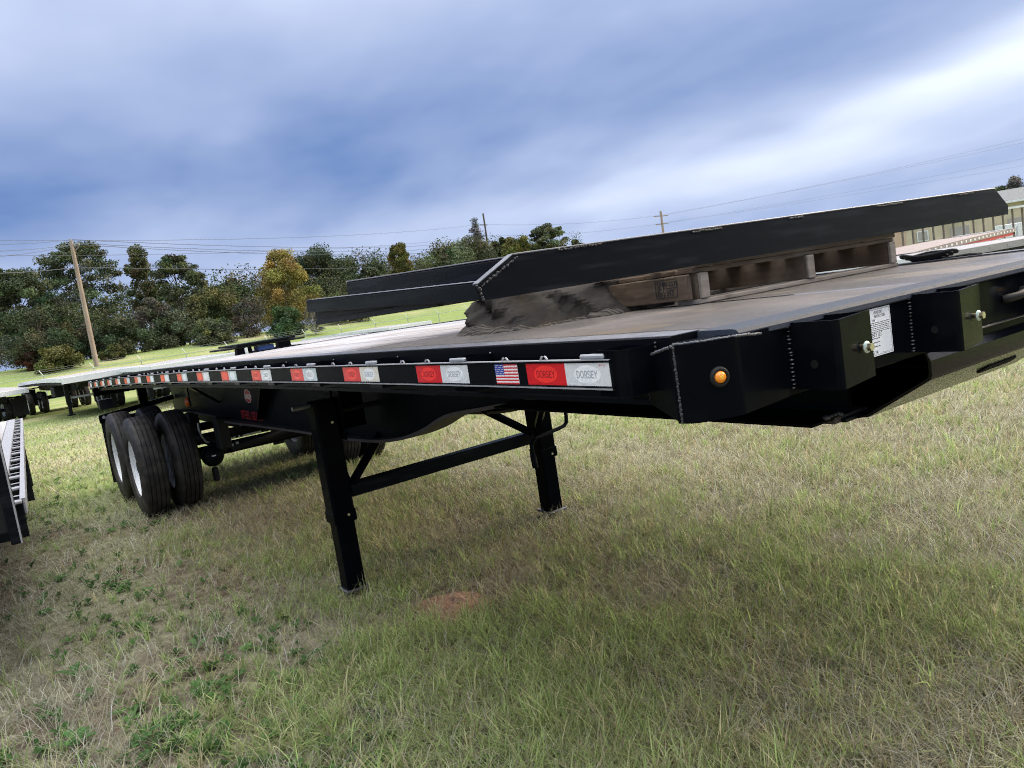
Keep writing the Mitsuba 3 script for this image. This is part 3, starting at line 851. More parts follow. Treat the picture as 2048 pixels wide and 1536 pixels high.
for i, xa in enumerate((XA, XA + 1.245)):
    for y, flip, outer in [(-0.004, False, True), (-0.318, True, True), (-W + 0.318 + 0.0, False, True), (-W + 0.004, True, True)]:
        # the outer wheel's dish looks outward, the inner one's looks the other way
        if abs(y) < 0.1 or abs(y + W) < 0.1:
            wheel(tr, xa, y, flip, True)
        else:
            wheel(tr, xa, y - (0.25 if flip else -0.25), flip, True)
    part('axle', tube([(xa, -0.55, 0.49), (xa, -W + 0.55, 0.49)], 0.064, 12), 'flat_black', smooth=30)
    for s, yc in ((1, -0.70), (-1, -W + 0.70)):
        bc = part('brake_chamber', revolve([(0.0005, 0.0), (0.05, 0.0), (0.086, 0.014), (0.098, 0.035), (0.104, 0.048), (0.098, 0.056), (0.09, 0.085), (0.097, 0.1), (0.09, 0.13), (0.06, 0.15), (0.0005, 0.15)], 'x', (xa - 0.40, yc, 0.485), 28), 'satin_black', smooth=30)
        part('clamp_ring', revolve([(0.097, 0.040), (0.110, 0.044), (0.110, 0.054), (0.097, 0.058)], 'x', (xa - 0.40, yc, 0.485), 28), 'flat_black', smooth=30, parent=bc)
        part('name_plate', cbox(xa - 0.4025, xa - 0.4005, yc - 0.02, yc + 0.02, 0.483, 0.495, 0.0005), 'label_white', parent=bc)
        part('push_rod', tube([(xa - 0.26, yc, 0.485), (xa - 0.05, yc, 0.47)], 0.012, 8), 'weld_metal', parent=bc)
        part('spring_hanger', cat([cbox(xa - 0.62 - 0.02, xa - 0.46, yc - 0.14, yc - 0.03, 0.56, 0.872, 0.01)]), 'flat_black')
        part('leaf_spring', cat([bar((xa - 0.56, yc - 0.085, 0.60), (xa, yc - 0.085, 0.575), 0.075, 0.045), bar((xa, yc - 0.085, 0.575), (xa + 0.56, yc - 0.085, 0.60), 0.075, 0.045)]), 'flat_black')
        part('torque_arm', tube([(xa - 0.55, yc - 0.085, 0.56), (xa - 0.06, yc - 0.085, 0.44)], 0.025, 8), 'flat_black')
part('brake_adjuster', cbox(XA - 0.33, XA - 0.27, -0.735, -0.68, 0.22, 0.36, 0.01), 'flat_black')
CS = part('cam_shaft', tube([(XA - 0.16, -0.83, 0.60), (XA - 0.16, -1.72, 0.60)], 0.016, 10), 'flat_black', smooth=30)
part('pale_tube', tube([(XA - 0.30, -0.80, 0.607), (XA - 0.30, -0.97, 0.612)], 0.010, 8), 'yellow_rod', smooth=30)
part('pale_tube', tube([(XA - 0.30, -1.04, 0.613), (XA - 0.30, -1.23, 0.616)], 0.010, 8), 'yellow_rod', smooth=30)
part('tube_clip', cbox(XA - 0.315, XA - 0.285, -1.01, -0.995, 0.60, 0.625, 0.003), 'white_plastic')
part('axle_beam', tube([(XA - 0.25, -0.90, 0.50), (XA - 0.12, -1.85, 0.57)], 0.045, 10), 'flat_black', smooth=30)
for dx in (0, 0.05):
    part('hose_clamp', cbox(XA - 0.33, XA - 0.31, -0.93 - dx, -0.90 - dx, 0.53 + 0.2 * dx, 0.56 + 0.2 * dx, 0.004), 'galvanized')
part('air_hose', tube([(XA - 0.35, -0.62, 0.84), (XA - 0.36, -0.615, 0.78), (XA - 0.37, -0.63, 0.70), (XA - 0.35, -0.66, 0.64), (XA - 0.3, -0.70, 0.62)], 0.010, 6), 'fence_wire', smooth=True)
part('air_tank', revolve([(0.0005, 0), (0.08, 0.02), (0.11, 0.06), (0.11, 0.62), (0.08, 0.66), (0.0005, 0.68)], 'y', (XA - 1.0, -1.64, 0.98), 24), 'flat_black', smooth=30)
part('suspension_frame', cat([cbox(6.85, 9.2, -0.98, -0.965, 0.72, 0.87, 0.003), cbox(6.85, 9.2, -1.625, -1.61, 0.72, 0.87, 0.003)]), 'flat_black')
# marker lamp hanging from the side beam
mb = part('lamp_bracket', prism(Polygon([(8.29, 1.34), (8.14, 1.34), (8.09, 0.94), (8.20, 0.94)]), -0.815, -0.80, 'y'), 'satin_black')
part('side_lamp', revolve([(0.0005, 0.035), (0.03, 0.03), (0.055, 0.012), (0.058, 0.0), (0.0005, 0.0)], 'y', (8.17, -0.798, 0.985), 18), 'orange_lens', smooth=30, parent=mb)
# mud flaps on angled hangers
for side in (0, 1):
    a = cat([bar((9.26, -0.02, 0.925), (9.26, -0.86, 1.015), 0.05, 0.06), cbox(9.235, 9.285, -0.04, 0.0, 0.86, 0.955, 0.004)])
    fk = part('flap_hanger', a if not side else mirror(a), 'black_paint')
    b = cbox(9.262, 9.272, -0.62, -0.012, 0.13, 0.905, 0.003)
    part('mud_flap', b if not side else mirror(b), 'flat_black', parent=fk)
    d = revolve([(0.0005, 0), (0.02, 0), (0.016, 0.01), (0.0005, 0.012)], 'x', (9.22, -0.05, 0.925), 12)
    part('hanger_bolt', d if not side else mirror(d), 'galvanized', parent=fk)
part('rear_sill', cbox(XE - 0.02, XE + 0.09, -W + 0.02, -0.02, DZ + cz(XE) - 0.20, DZ + cz(XE) + 0.002, 0.006), 'black_paint')
part('rear_end_cap', cbox(XE + 0.0, XE + 0.012, -0.02, 0.006, Z0 + cz(XE) - 0.085, Z0 + cz(XE) + 0.012, 0.002), 'galvanized')
rb = part('rear_bumper', cbox(9.46, 9.56, -W + 0.15, -0.15, 0.50, 0.60, 0.006), 'black_paint')
for y in (-0.55, -2.04):
    part('bumper_post', cbox(9.47, 9.55, y - 0.05, y + 0.05, 0.60, 1.20, 0.004), 'black_paint', parent=rb)
part('lamp_box', cbox(9.50, 9.62, -0.22, -0.06, 1.00, 1.12, 0.006), 'flat_black', parent=rb)

# ---------------------------------------------------------------- load: pallet, paper, steel ramps
pk = thing('wooden_pallet', 'weathered wooden pallet with a dark stamp, under the large black ramp', 'pallet')


def ppart(name, mesh, mat, parent=None, smooth=False):
    return add(f'{parent or pk}__{name}', ply(mesh, mat, smooth=smooth))


PZ = 1.489
rngp = np.random.default_rng(12)


def rough_box(x0, x1, y0, y1, z0, z1, amp=0.002, seed=0):
    m = cbox(x0, x1, y0, y1, z0, z1, 0.003)
    m = m.subdivide_to_size(0.05)
    v = np.array(m.vertices)
    for k_ in range(3):
        v[:, k_] += amp * 2 * (meshkit.noise(v * 40, seed + k_) - 0.5)
    return trimesh.Trimesh(v, m.faces, process=False)


for i, y in enumerate((-1.105, -1.735, -2.335)):
    o = [(0.715, 0), (1.74, 0), (1.74, 0.092), (1.55, 0.092), (0.715, 0.092)]
    notch = Polygon([(0.715, 0.0), (0.90, 0.0), (0.93, 0.045), (1.10, 0.045), (1.13, 0), (1.36, 0), (1.39, 0.045), (1.56, 0.045), (1.59, 0), (1.74, 0), (1.74, 0.094), (0.715, 0.094)])
    mm = prism(Polygon([(a, PZ + 0.018 + b) for a, b in (notch.exterior.coords if i < 1 else notch.envelope.exterior.coords)]), y - 0.021, y + 0.021, 'y')
    ppart('stringer', mm, 'pallet_wood')
    ppart('stringer_end', rough_box(0.700, 0.7145, y - 0.023, y + 0.023, PZ + 0.0185, PZ + 0.1115, 0.0012, i), 'pallet_weathered')
for i, x in enumerate((0.705, 1.16, 1.64)):
    ppart('bottom_board', rough_box(x, x + 0.11, -2.37, -1.07, PZ, PZ + 0.0175, 0.0015, 7 + i), 'pallet_weathered')
for i, x in enumerate(np.linspace(0.72, 1.64, 7)):
    ppart('top_board', rough_box(x, x + 0.09, -2.37, -1.07, PZ + 0.1125, PZ + 0.130, 0.0015, 17 + i), 'pallet_wood')
for x in (0.708, 1.62):
    ppart('shim_strip', prism(Polygon([(-1.07, 1.6196), (-2.37, 1.6196), (-2.37, 1.6372), (-1.07, 1.6262)]), x, x + 0.085, 'x'), 'pallet_wood')
ppart('end_board', rough_box(0.73, 1.16, -1.068, -1.052, PZ + 0.019, PZ + 0.111, 0.0015, 31), 'pallet_wood')
stp = []
SX, SZ, SY = 0.842, PZ + 0.070, -1.0508
for a in [(-0.055, 0.055, 0.032, 0.034), (-0.055, 0.055, -0.034, -0.032), (-0.055, -0.053, -0.034, 0.034), (0.053, 0.055, -0.034, 0.034), (0.012, 0.014, -0.034, 0.034), (-0.055, 0.012, 0.000, 0.002)]:
    stp.append(cbox(SX + a[0], SX + a[1], SY - 0.001, SY + 0.0008, SZ + a[2], SZ + a[3], 0.0002))
stp.append(lettering('HT', 0.021, side_frame(SX - 0.022, SY, SZ - 0.016), 0.0008, 0.9, True))
stp.append(lettering('US-1175', 0.015, side_frame(SX - 0.021, SY, SZ + 0.017), 0.0008, 0.85, True))
Mv = side_frame(SX + 0.034, SY, SZ)
R90 = np.eye(4)
R90[:2, :2] = [[0, -1], [1, 0]]
stp.append(lettering('IPPC', 0.020, Mv @ R90, 0.0008, 0.85, True))
ppart('stamp', cat(stp), 'label_ink')

# crumpled brown paper hanging from the load down to the deck
pp = thing('packing_paper', 'crumpled brown packing paper bunched under the left end of the black ramp', 'packing paper')
foot = np.array([(1.95, -0.95), (1.78, -0.74), (1.56, -0.62), (1.36, -0.575), (1.24, -0.60), (1.13, -0.67), (1.145, -0.80), (1.14, -0.90), (1.07, -1.00), (1.02, -1.12), (0.985, -1.23)])
topp = np.array([(1.80, -1.1), (1.72, -0.80), (1.55, -0.66), (1.42, -0.68), (1.38, -0.80), (1.34, -0.90), (1.30, -0.96), (1.24, -1.02), (1.16, -1.08), (1.10, -1.14), (1.02, -1.235)])
seg = np.r_[0, np.cumsum(np.linalg.norm(np.diff(foot, axis=0), axis=1))]
u = np.linspace(0, 1, 74)
ft = np.stack([np.interp(u * seg[-1], seg, foot[:, j]) for j in range(2)], 1)
tp = np.stack([np.interp(u * seg[-1], seg, topp[:, j]) for j in range(2)], 1)
rows = np.linspace(0, 1, 13)
V = []
for r_ in rows:
    xy = ft * (1 - r_) + tp * r_
    zz = 1.4885 + (1.62 - 1.4885) * np.minimum(r_ * 1.15, 1) * np.ones(len(u))
    P = np.column_stack([xy, zz])
    V.append(P)
V = np.array(V)
q3 = np.stack([np.broadcast_to(u * 9, V.shape[:2]), np.broadcast_to(rows[:, None] * 3, V.shape[:2]), 0 * V[..., 0]], -1)


def folds(a, ph):
    """Sharp creases: a triangle wave."""
    t = a + ph
    return np.abs(t - np.floor(t) - 0.5) * 2


UU, RR = q3[..., 0] / 9, rows[:, None]
w1 = folds(UU * 4.6 + RR * 0.75 + 0.22 * meshkit.fbm(q3 * 0.35, 2, 31), 0.1)
w2 = folds(UU * 11.0 - RR * 1.3 + 0.6 * meshkit.fbm(q3 * 0.5 + 5, 2, 41), 0.3)
w3 = meshkit.fbm(q3 * [1.6, 1.5, 1] + 8, 3, 45)
dirn = (ft - np.array([1.6, -1.4]))
dirn /= np.linalg.norm(dirn, axis=1, keepdims=True)
amp = (0.085 * (w1 - 0.5) + 0.022 * (w2 - 0.5) + 0.012 * (w3 - 0.5)) * np.sin(np.pi * np.clip(rows * 0.9 + 0.05, 0, 1))[:, None]
V[..., :2] += amp[..., None] * dirn[None]
V[1:-1] += 0.0035 * (np.random.default_rng(21).random(V[1:-1].shape) - 0.5)
V[..., 2] = np.maximum(V[..., 2], 1.4875)
nn, mm_ = V.shape[:2]
ii = np.arange(nn * mm_).reshape(nn, mm_)
qf = np.stack([ii[:-1, :-1], ii[1:, :-1], ii[1:, 1:], ii[:-1, 1:]], -1).reshape(-1, 4)
add(f'{pp}__drape', ply((V.reshape(-1, 3), qf), 'kraft_paper', smooth=16))
# pleated hem lying on the deck
hem = []
rows2 = np.linspace(0, 1, 12)
u2 = np.linspace(0.16, 0.86, 150)
f2 = np.stack([np.interp(u2 * seg[-1], seg, foot[:, j]) for j in range(2)], 1)
d2 = f2 - np.array([1.6, -1.4])
d2 /= np.linalg.norm(d2, axis=1, keepdims=True)
lift = meshkit.fbm(np.stack([u2 * 16, 0 * u2, 0 * u2], -1), 3, 61)
for r_ in rows2:
    out = (r_ - 0.45) * (0.022 + 0.10 * np.clip(lift * 1.8 - 0.4, 0, 1))
    z = 1.4895 + 0.034 * np.clip(lift * 1.6 - 0.45, 0, 1) * math.sin(math.pi * min(r_ * 0.9 + 0.1, 1)) + 0.002 * np.sin(u2 * seg[-1] / 0.012 * 2 + 9 * lift) + 0.008 * (1 - r_)
    hem.append(np.column_stack([f2 + d2 * out[:, None], z]))
hem = np.array(hem)
ii = np.arange(hem.shape[0] * hem.shape[1]).reshape(hem.shape[:2])
qf = np.stack([ii[:-1, :-1], ii[1:, :-1], ii[1:, 1:], ii[:-1, 1:]], -1).reshape(-1, 4)
add(f'{pp}__pleated_hem', ply((hem.reshape(-1, 3), qf), 'striped_paper', smooth=40))
cr2 = thing('dark_crate', 'dark packed bundle under the ramp, half wrapped in brown paper', 'crate')
add(f'{cr2}__body', ply(cbox(1.42, 1.78, -1.35, -0.82, 1.488, 1.615, 0.006), 'flat_black'))
add(f'{cr2}__rear_body', ply(cbox(1.785, 2.10, -2.34, -1.22, 1.488, 1.612, 0.006), 'flat_black'))
add(f'{cr2}__edge_strip', ply(cbox(1.415, 1.4195, -1.35, -0.84, 1.54, 1.556, 0.001), 'satin_black'))

# the big bevelled ramp
r1 = thing('steel_ramp', 'large black steel ramp with slanted ends lying on the wooden pallet', 'ramp')


def rpart(root, name, mesh, mat='satin_black', smooth=False):
    return add(f'{root}__{name}', ply(mesh, mat, smooth=smooth))


RX = 0.68
fp = [(-0.147, 1.619), (-0.132, 1.667), (-0.273, 1.739), (-3.268, 1.781), (-3.392, 1.692), (-3.386, 1.646)]
rpart(r1, 'front_plate', prism(Polygon(fp), RX, RX + 0.010, 'x'))
ins_ = Polygon(fp).buffer(0.0)
edge = [(-0.134, 1.6675), (-0.273, 1.7405), (-3.268, 1.7825)]
rpart(r1, 'top_edge', cat([bar((RX + 0.010, a[0], a[1] + 0.0015), (RX + 0.010, b[0], b[1] + 0.0015), 0.026, 0.005, 0.002) for a, b in zip(edge[:-1], edge[1:])]), 'edge_metal')
tilt = 0.043
for y in (-0.175, -1.2, -2.2, -3.30):
    zt = 1.668 if y > -0.5 else 1.70
    zo = 0.024 * (-y) / 3.2
    m = cbox(0, 1.42, y - 0.03, y + 0.03, 0, 0.054, 0.004)
    m.apply_transform(trimesh.transformations.rotation_matrix(-tilt, [0, 1, 0]))
    m.apply_translation((RX + 0.011, 0, 1.6195 + zo))
    rpart(r1, 'side_rail', m)
    if y > -0.5:
        m2 = bar((RX + 0.012, y, 1.6765), (RX + 1.42, y, 1.6755 + 1.40 * math.sin(tilt)), 0.060, 0.002, 0.0005)
        rpart(r1, 'rail_cap', m2, 'edge_metal')
for i in range(5):
    x = RX + 0.22 + i * 0.28
    zz = 1.625 + (x - RX) * tilt
    m = bar((x, -0.21, zz + 0.02), (x, -3.27, zz + 0.042), 0.06, 0.03)
    rpart(r1, 'cross_slat', m)
bd = np.random.default_rng(3)
for a, b in [((RX - 0.001, -0.150, 1.662), (RX - 0.001, -0.285, 1.730)), ((RX - 0.001, -0.148, 1.622), (RX - 0.001, -0.136, 1.664)), ((RX - 0.001, -0.45, 1.738), (RX - 0.001, -0.62, 1.741)),
             ((RX - 0.001, -1.05, 1.7445), (RX - 0.001, -1.2, 1.7465)), ((RX - 0.001, -1.6, 1.752), (RX - 0.001, -1.68, 1.753)), ((RX - 0.001, -2.2, 1.760), (RX - 0.001, -2.4, 1.763)), ((RX - 0.001, -2.9, 1.770), (RX - 0.001, -3.05, 1.772))]:
    a, b = np.array(a), np.array(b)
    n = int(np.linalg.norm(b - a) / 0.006)
    ms = []
    for t in np.linspace(0, 1, n):
        m = trimesh.creation.icosphere(1, 0.0045 * (0.7 + 0.6 * bd.random()))
        m.apply_translation(a + (b - a) * t + bd.normal(0, 0.0012, 3))
        ms.append(m)
    rpart(r1, 'weld_bead', cat(ms), 'weld_dark', smooth=True)

r2 = thing('steel_skid', 'low flat black steel skid under the left end of the large ramp', 'skid')
for y in (-0.20, -1.0):
    rpart(r2, 'side_rail', cbox(0.99 + 0.3 * (y < -0.5), 2.10, y - 0.03, y + 0.03, 1.622, 1.645, 0.002) if y > -0.5 else cbox(1.3, 2.10, y - 0.03, y + 0.03, 1.622, 1.645, 0.002), 'flat_black')
w_ = prism(Polygon([(0.99, 1.6232), (2.10, 1.6232), (2.10, 1.6790), (1.02, 1.6325)]), -0.225, -0.175, 'y')
rpart(r2, 'wedge_plate', w_, 'flat_black')
rpart(r2, 'end_rail', cbox(2.05, 2.10, -0.97, -0.23, 1.622, 1.645, 0.002), 'flat_black')

r3 = thing('steel_beam', 'black steel box beam lying on top of the load behind the large ramp', 'beam')
m = bar((0.95, -0.78, 1.708), (2.94, -0.75, 1.784), 0.11, 0.100, 0.008)
rpart(r3, 'box_section', m)
m = bar((0.95, -0.78, 1.7585), (2.935, -0.75, 1.8365), 0.108, 0.006, 0.0025)
rpart(r3, 'cap_strip', m, 'edge_metal')

# strap coil beside the pallet
sc = thing('coiled_strap', 'black coiled strap lying on the deck by the right end of the pallet', 'strap')
ms = []
for i in range(4):
    a = np.linspace(0, 2 * np.pi, 24)
    rr_ = 0.05 + 0.018 * i
    ms.append(tube(np.column_stack([0.62 + rr_ * 1.2 * np.cos(a), -2.47 + 0.4 * rr_ * np.sin(a), 1.498 + 0.008 * i + 0.006 * np.sin(3 * a)]), 0.007, 6, cap=False))
ms.append(tube([(0.62, -2.47, 1.497), (0.52, -2.44, 1.495), (0.44, -2.45, 1.499), (0.38, -2.43, 1.495)], 0.007, 6))
scene[sc] = ply(cat(ms), 'flat_black', smooth=True)

# ---------------------------------------------------------------- step deck trailer close by on the left
sd = thing('step_deck_trailer', 'step deck trailer at the left edge with wood floor, silver edge and open stake pockets', 'trailer')
M0 = T().translate([3.73, 1.0, 0]).rotate([0, 0, 1], -2.3)


def spart(name, mesh, mat, smooth=False, parent=None):
    return add(f'{parent or sd}__{name}', {**ply(mesh, mat, smooth=smooth), 'to_world': M0})


DL = 8.3
y = 0.185
for i in range(10):
    w = 0.215
    spart('deck_plank', cbox(0.02, DL, y + 0.004, y + w - 0.004, 0.92, 0.948 + 0.002 * (i % 3), 0.003), 'plank_wood')
    y += w
spart('deck_edge', cbox(0.0, DL, 0.092, 0.183, 0.915, 0.953, 0.004), 'step_rail')
spart('side_beam', cbox(0.0, DL, 0.09, 0.125, 0.76, 0.914, 0.004), 'flat_black')
rl_ = spart('rub_rail', cbox(-0.02, DL, 0.0, 0.014, 0.862, 0.944, 0.003), 'step_rail')
spart('rail_lip', cbox(-0.02, DL, -0.003, 0.024, 0.9445, 0.949, 0.001), 'step_rail', parent=rl_)
for i in range(15):
    x = 0.02 + i * 0.585
    o = Polygon([(x, 0.015), (x + 0.12, 0.015), (x + 0.12, 0.089), (x, 0.089)])
    p_ = spart('stake_pocket', prism(o.difference(o.buffer(-0.012, join_style=2)), 0.83, 0.944, 'z'), 'flat_black')
    spart('pocket_strap', cbox(x - 0.10, x - 0.03, 0.015, 0.091, 0.930, 0.945, 0.003), 'step_rail', parent=p_)
    spart('pocket_strap', cbox(x + 0.135, x + 0.17, 0.015, 0.091, 0.925, 0.943, 0.003), 'step_rail', parent=p_)
spart('front_sill', cbox(-0.035, -0.002, 0.015, 2.4, 0.74, 0.935, 0.004), 'satin_black')
spart('riser_plate', cbox(-0.47, -0.44, 0.045, 2.5, 0.86, 1.50, 0.004), 'flat_black')
spart('riser_post', cbox(-0.50, -0.425, 0.035, 0.085, 0.80, 1.50, 0.004), 'satin_black')
spart('riser_edge', cbox(-0.505, -0.495, 0.036, 0.044, 0.80, 1.50, 0.001), 'galvanized')
spart('neck_beam', cbox(-0.45, DL, 0.75, 0.90, 0.55, 0.90, 0.004), 'flat_black')
spart('neck_beam', cbox(-0.45, DL, 1.70, 1.85, 0.55, 0.90, 0.004), 'flat_black')
for x in (5.0, 6.3):
    for yy_ in (0.03, 2.25):
        n_ = 'wheel'
        k_ = spart('wheel', revolve([(0.02, 0.02), (0.22, 0.05), (0.27, 0.01), (0.36, 0.0), (0.405, 0.02), (0.41, 0.06), (0.41, 0.2), (0.405, 0.24), (0.36, 0.26), (0.27, 0.25), (0.02, 0.24)], 'y', (x, yy_ + 0.26, 0.405), 40), 'tyre_rubber', smooth=30)
    spart('mud_flap', cbox(x + 0.55, x + 0.565, 0.03, 0.60, 0.14, 0.76, 0.003), 'flat_black')


# ---------------------------------------------------------------- parked trailers behind
def parked(label, ox, oy, deg, L, name='parked_trailer', rail='silver_rail', deck='far_deck', frame='flat_black', group=None, zoff=None, nose='silver_rail', axle_at=None, droop=1.0, dots=None, rear='flat_black', wz=0.0):
    t = thing(name, label, 'trailer', group)
    a = math.radians(deg)
    cx_, cy_ = ox + L / 2 * math.cos(a) + 1.3 * math.sin(a), oy + L / 2 * math.sin(a) - 1.3 * math.cos(a)
    zo = float(ground_h(cx_, cy_)) if zoff is None else zoff
    M = T().translate([ox, oy, zo]).rotate([0, 0, 1], deg)

    def pp_(nm, mesh, mat, parent=None, smooth=False):
        return add(f'{parent or t}__{nm}', {**ply(mesh, mat, smooth=smooth), 'to_world': M})
    zf = lambda x: droop * (0.012 * x - 0.0030 * x * x * (9.6 / L))
    zt = 1.46
    pp_('deck', swept([(-0.03, zt), (-0.03, zt - 0.04), (-W + 0.03, zt - 0.04), (-W + 0.03, zt)], 0, L, 10, zf), deck)
    for side in (0, 1):
        m = swept([(0.0, zt + 0.012), (0.0, zt - 0.13), (-0.03, zt - 0.13), (-0.03, zt + 0.012)], 0, L, 10, zf)
        k_ = pp_('side_rail', m if not side else mirror(m), rail)
        if dots:
            ms = [cbox(x, x + 0.16, 0.001, 0.006, zt - 0.10 + zf(x), zt - 0.03 + zf(x), 0.001) for x in np.arange(0.3, L - 0.2, 0.62)]
            for m in ms:
                pp_('rail_tape', m if not side else mirror(m), dots, parent=k_)
        m = swept([(-0.06, zt - 0.131), (-0.06, zt - 0.24), (-0.12, zt - 0.24), (-0.12, zt - 0.131)], 0.05, L - 0.05, 8, zf)
        pp_('side_beam', m if not side else mirror(m), 'flat_black' if frame == 'flat_black' else frame)
    pp_('nose_sill', cbox(-0.05, -0.001, -W + 0.02, -0.02, zt - 0.2, zt + 0.014, 0.006), nose)
    pp_('rear_sill', cbox(L + 0.001, L + 0.08, -W + 0.02, -0.02, zt - 0.2 + zf(L), zt + 0.012 + zf(L), 0.006), rear)
    for yc in (-0.88, -1.71):
        o = [(0.1, 1.2), (1.6, 1.2), (2.6, 0.95), (3.2, 0.88), (L - 0.3, 0.84), (L - 0.3, zt - 0.05 + zf(L)), (L / 2, zt - 0.05 + zf(L / 2)), (0.1, zt - 0.05)]
        pp_('main_beam', prism(Polygon(o), yc - 0.07, yc + 0.07, 'y'), frame)
    xl = min(3.2, L * 0.3)
    for yl in (-0.53, -W + 0.53):
        pp_('landing_leg', cat([cbox(xl - 0.08, xl + 0.08, yl - 0.08, yl + 0.08, 0.4, 1.3, 0.01), cbox(xl - 0.06, xl + 0.06, yl - 0.06, yl + 0.06, 0.02, 0.5, 0.01), cbox(xl - 0.13, xl + 0.13, yl - 0.12, yl + 0.12, -0.02, 0.025, 0.004)]), 'flat_black')
    pp_('leg_cross_bar', cbox(xl - 0.03, xl + 0.03, -W + 0.61, -0.61, 0.60, 0.68, 0.004), 'silver_rail')
    xa = (axle_at or L - 2.4)
    for x in (xa, xa + 1.245):
        for y_, fl_ in [(-0.004, False), (-0.568, False), (-W + 0.568, True), (-W + 0.004, True)]:
            wheel(t, x, y_, fl_, abs(y_) < 0.1 or abs(y_ + W) < 0.1, M, wz)
        pp_('axle', tube([(x, -0.5, 0.49), (x, -W + 0.5, 0.49)], 0.07, 8), frame)
    for side in (0, 1):
        m = cat([cbox(xa + 1.88, xa + 1.89, -0.62, -0.01, 0.15, 0.95, 0.002), bar((xa + 1.87, -0.02, 0.98), (xa + 1.87, -0.86, 1.0), 0.05, 0.06)])
        pp_('mud_flap', m if not side else mirror(m), 'flat_black')
    pp_('tool_box', cbox(xl + 1.0, xl + 2.0, -0.70, -0.25, 0.72, 1.12, 0.02), 'flat_black')
    return t, M


G1 = 'row of parked trailers with pale side rails behind the foreground trailer'
parked('parked trailer cut off by the left edge with pale rear end above the step deck', 47.97, 1.85, 195, 9.6, nose='white_metal', rear='white_metal', zoff=-0.47)
t1, M1 = parked('parked trailer with arched silver deck standing below the tall wooden pole', 29.6, -1.2, 3.0, 14.3, zoff=-0.33, axle_at=11.9, droop=0.6, nose='white_metal', wz=-0.17)
t2, M2 = parked('silver sided parked trailer between the wooden pole and the small dark ramps', 24.9, -3.25, 2.0, 12.5, zoff=-0.33, droop=0.6, nose='white_metal', wz=-0.1)
t3, M3 = parked('parked trailer with dark spotted side carrying the small far ramps', 27.8, -6.5, 2.0, 12.5, zoff=-0.47, rail='flat_black', dots='label_white', nose='satin_black', droop=0.5)
t4, M4 = parked('parked trailer with long white side right of the small far ramps', 28.2, -9.5, 2.0, 12.5, zoff=-0.49, rail='white_metal', dots='far_deck', nose='white_metal', droop=0.5)
t5, M5 = parked('parked white trailer by the fence, seen under the load', 35.8, -16.5, 2.0, 12.0, zoff=-0.54, rail='white_metal', nose='white_metal', droop=0.4)
fr = thing('far_ramp', 'small dark ramps with a blue item, stacked on a far parked trailer', 'ramp')
for nm, b, mt in [('plate', (0.2, 2.6, -2.5, -0.3, 1.74, 1.82), 'satin_black'), ('plate', (0.3, 2.4, -2.9, 0.1, 1.66, 1.73), 'flat_black'), ('support', (0.5, 0.8, -0.9, -0.35, 1.47, 1.655), 'satin_black'),
                  ('support', (0.5, 0.8, -2.4, -1.9, 1.47, 1.655), 'satin_black'), ('blue_item', (0.4, 0.9, -1.7, -1.1, 1.47, 1.65), 'blue_tarp'), ('white_post', (-0.12, -0.05, -0.55, -0.45, 1.2, 1.66), 'white_metal')]:
    add(f'{fr}__{nm}', {**ply(cbox(*b, 0.01), mt), 'to_world': M3})
parked('long parked trailer with pinkish deck and red running gear beyond the pallet', 13.2, -32.6, 104.5, 14.4, deck='pink_deck', rail='pink_deck', frame='bright_red', zoff=-0.25, nose='flat_black', dots='label_white', droop=0.3)
parked('farthest parked trailer right of the load, pale deck nearest the cream building', 17.0, -41.5, 104.9, 19.0, deck='far_deck', rail='far_deck', frame='bright_red', zoff=-0.33, dots='label_white', droop=0.2)
parked('nearest of the parked trailers right of the load, grey deck and white nose panel', 9.58, -14.56, -97, 9.6, deck='far_deck', rail='far_deck', zoff=-0.32, nose='white_metal', dots='far_deck', droop=0.3)

# ---------------------------------------------------------------- building, rack, white boxes
bd_ = thing('metal_building', 'long cream metal building with grey roof far behind the right end of the load', 'building')
P0, P1b = np.array([46.0, -64.2]), np.array([14.0, -80.7])
e = (P1b - P0) / np.linalg.norm(P1b - P0)
Lb = np.linalg.norm(P1b - P0)
nrm = np.array([-e[1], e[0]])
if nrm @ (CAM[:2] - P0) > 0:
    nrm = -nrm
MB = np.eye(4)
MB[:3, 0], MB[:3, 1], MB[:3, 2], MB[:3, 3] = (e[0], e[1], 0), (nrm[0], nrm[1], 0), (0, 0, 1), (P0[0], P0[1], -0.7)
if np.linalg.det(MB[:3, :3]) < 0:
    flipb = True
else:
    flipb = False


def bpart(nm, m, mt, parent=None):
    m = m.copy()
    m.apply_transform(MB)
    if flipb:
        m.invert()
    return add(f'{parent or bd_}__{nm}', ply(m, mt))


wl = bpart('wall', cat([cbox(0, Lb, 0, 0.2, 0, 3.62, 0.01), cbox(0, 0.2, 0.21, 22, 0, 3.62, 0.01), cbox(Lb - 0.2, Lb, 0.21, 22, 0, 3.62, 0.01), cbox(0, Lb, 22.01, 22.2, 0, 3.62, 0.01)]), 'cream_siding')
rf_ = prism(Polygon([(-0.3, 3.64), (11.1, 4.9), (22.5, 3.64), (22.5, 3.80), (11.1, 5.06), (-0.3, 3.80)]), -0.3, Lb + 0.3, 'x')
bpart('roof', rf_, 'roof_grey')
bpart('gutter', cbox(-0.3, Lb + 0.3, -0.42, -0.301, 3.60, 3.78, 0.01), 'white_metal')
for x0, x1, z1, mt, nm in [(3.0, 9.5, 3.0, 'tan_panel', 'wall_panel'), (13.0, 14.4, 2.3, 'door_grey', 'door'), (17.2, 18.6, 2.3, 'door_grey', 'door'), (23.5, 25.2, 2.6, 'door_grey', 'door')]:
    bpart(nm, cbox(x0, x1, -0.05, -0.003, 0.02, z1, 0.005), mt)
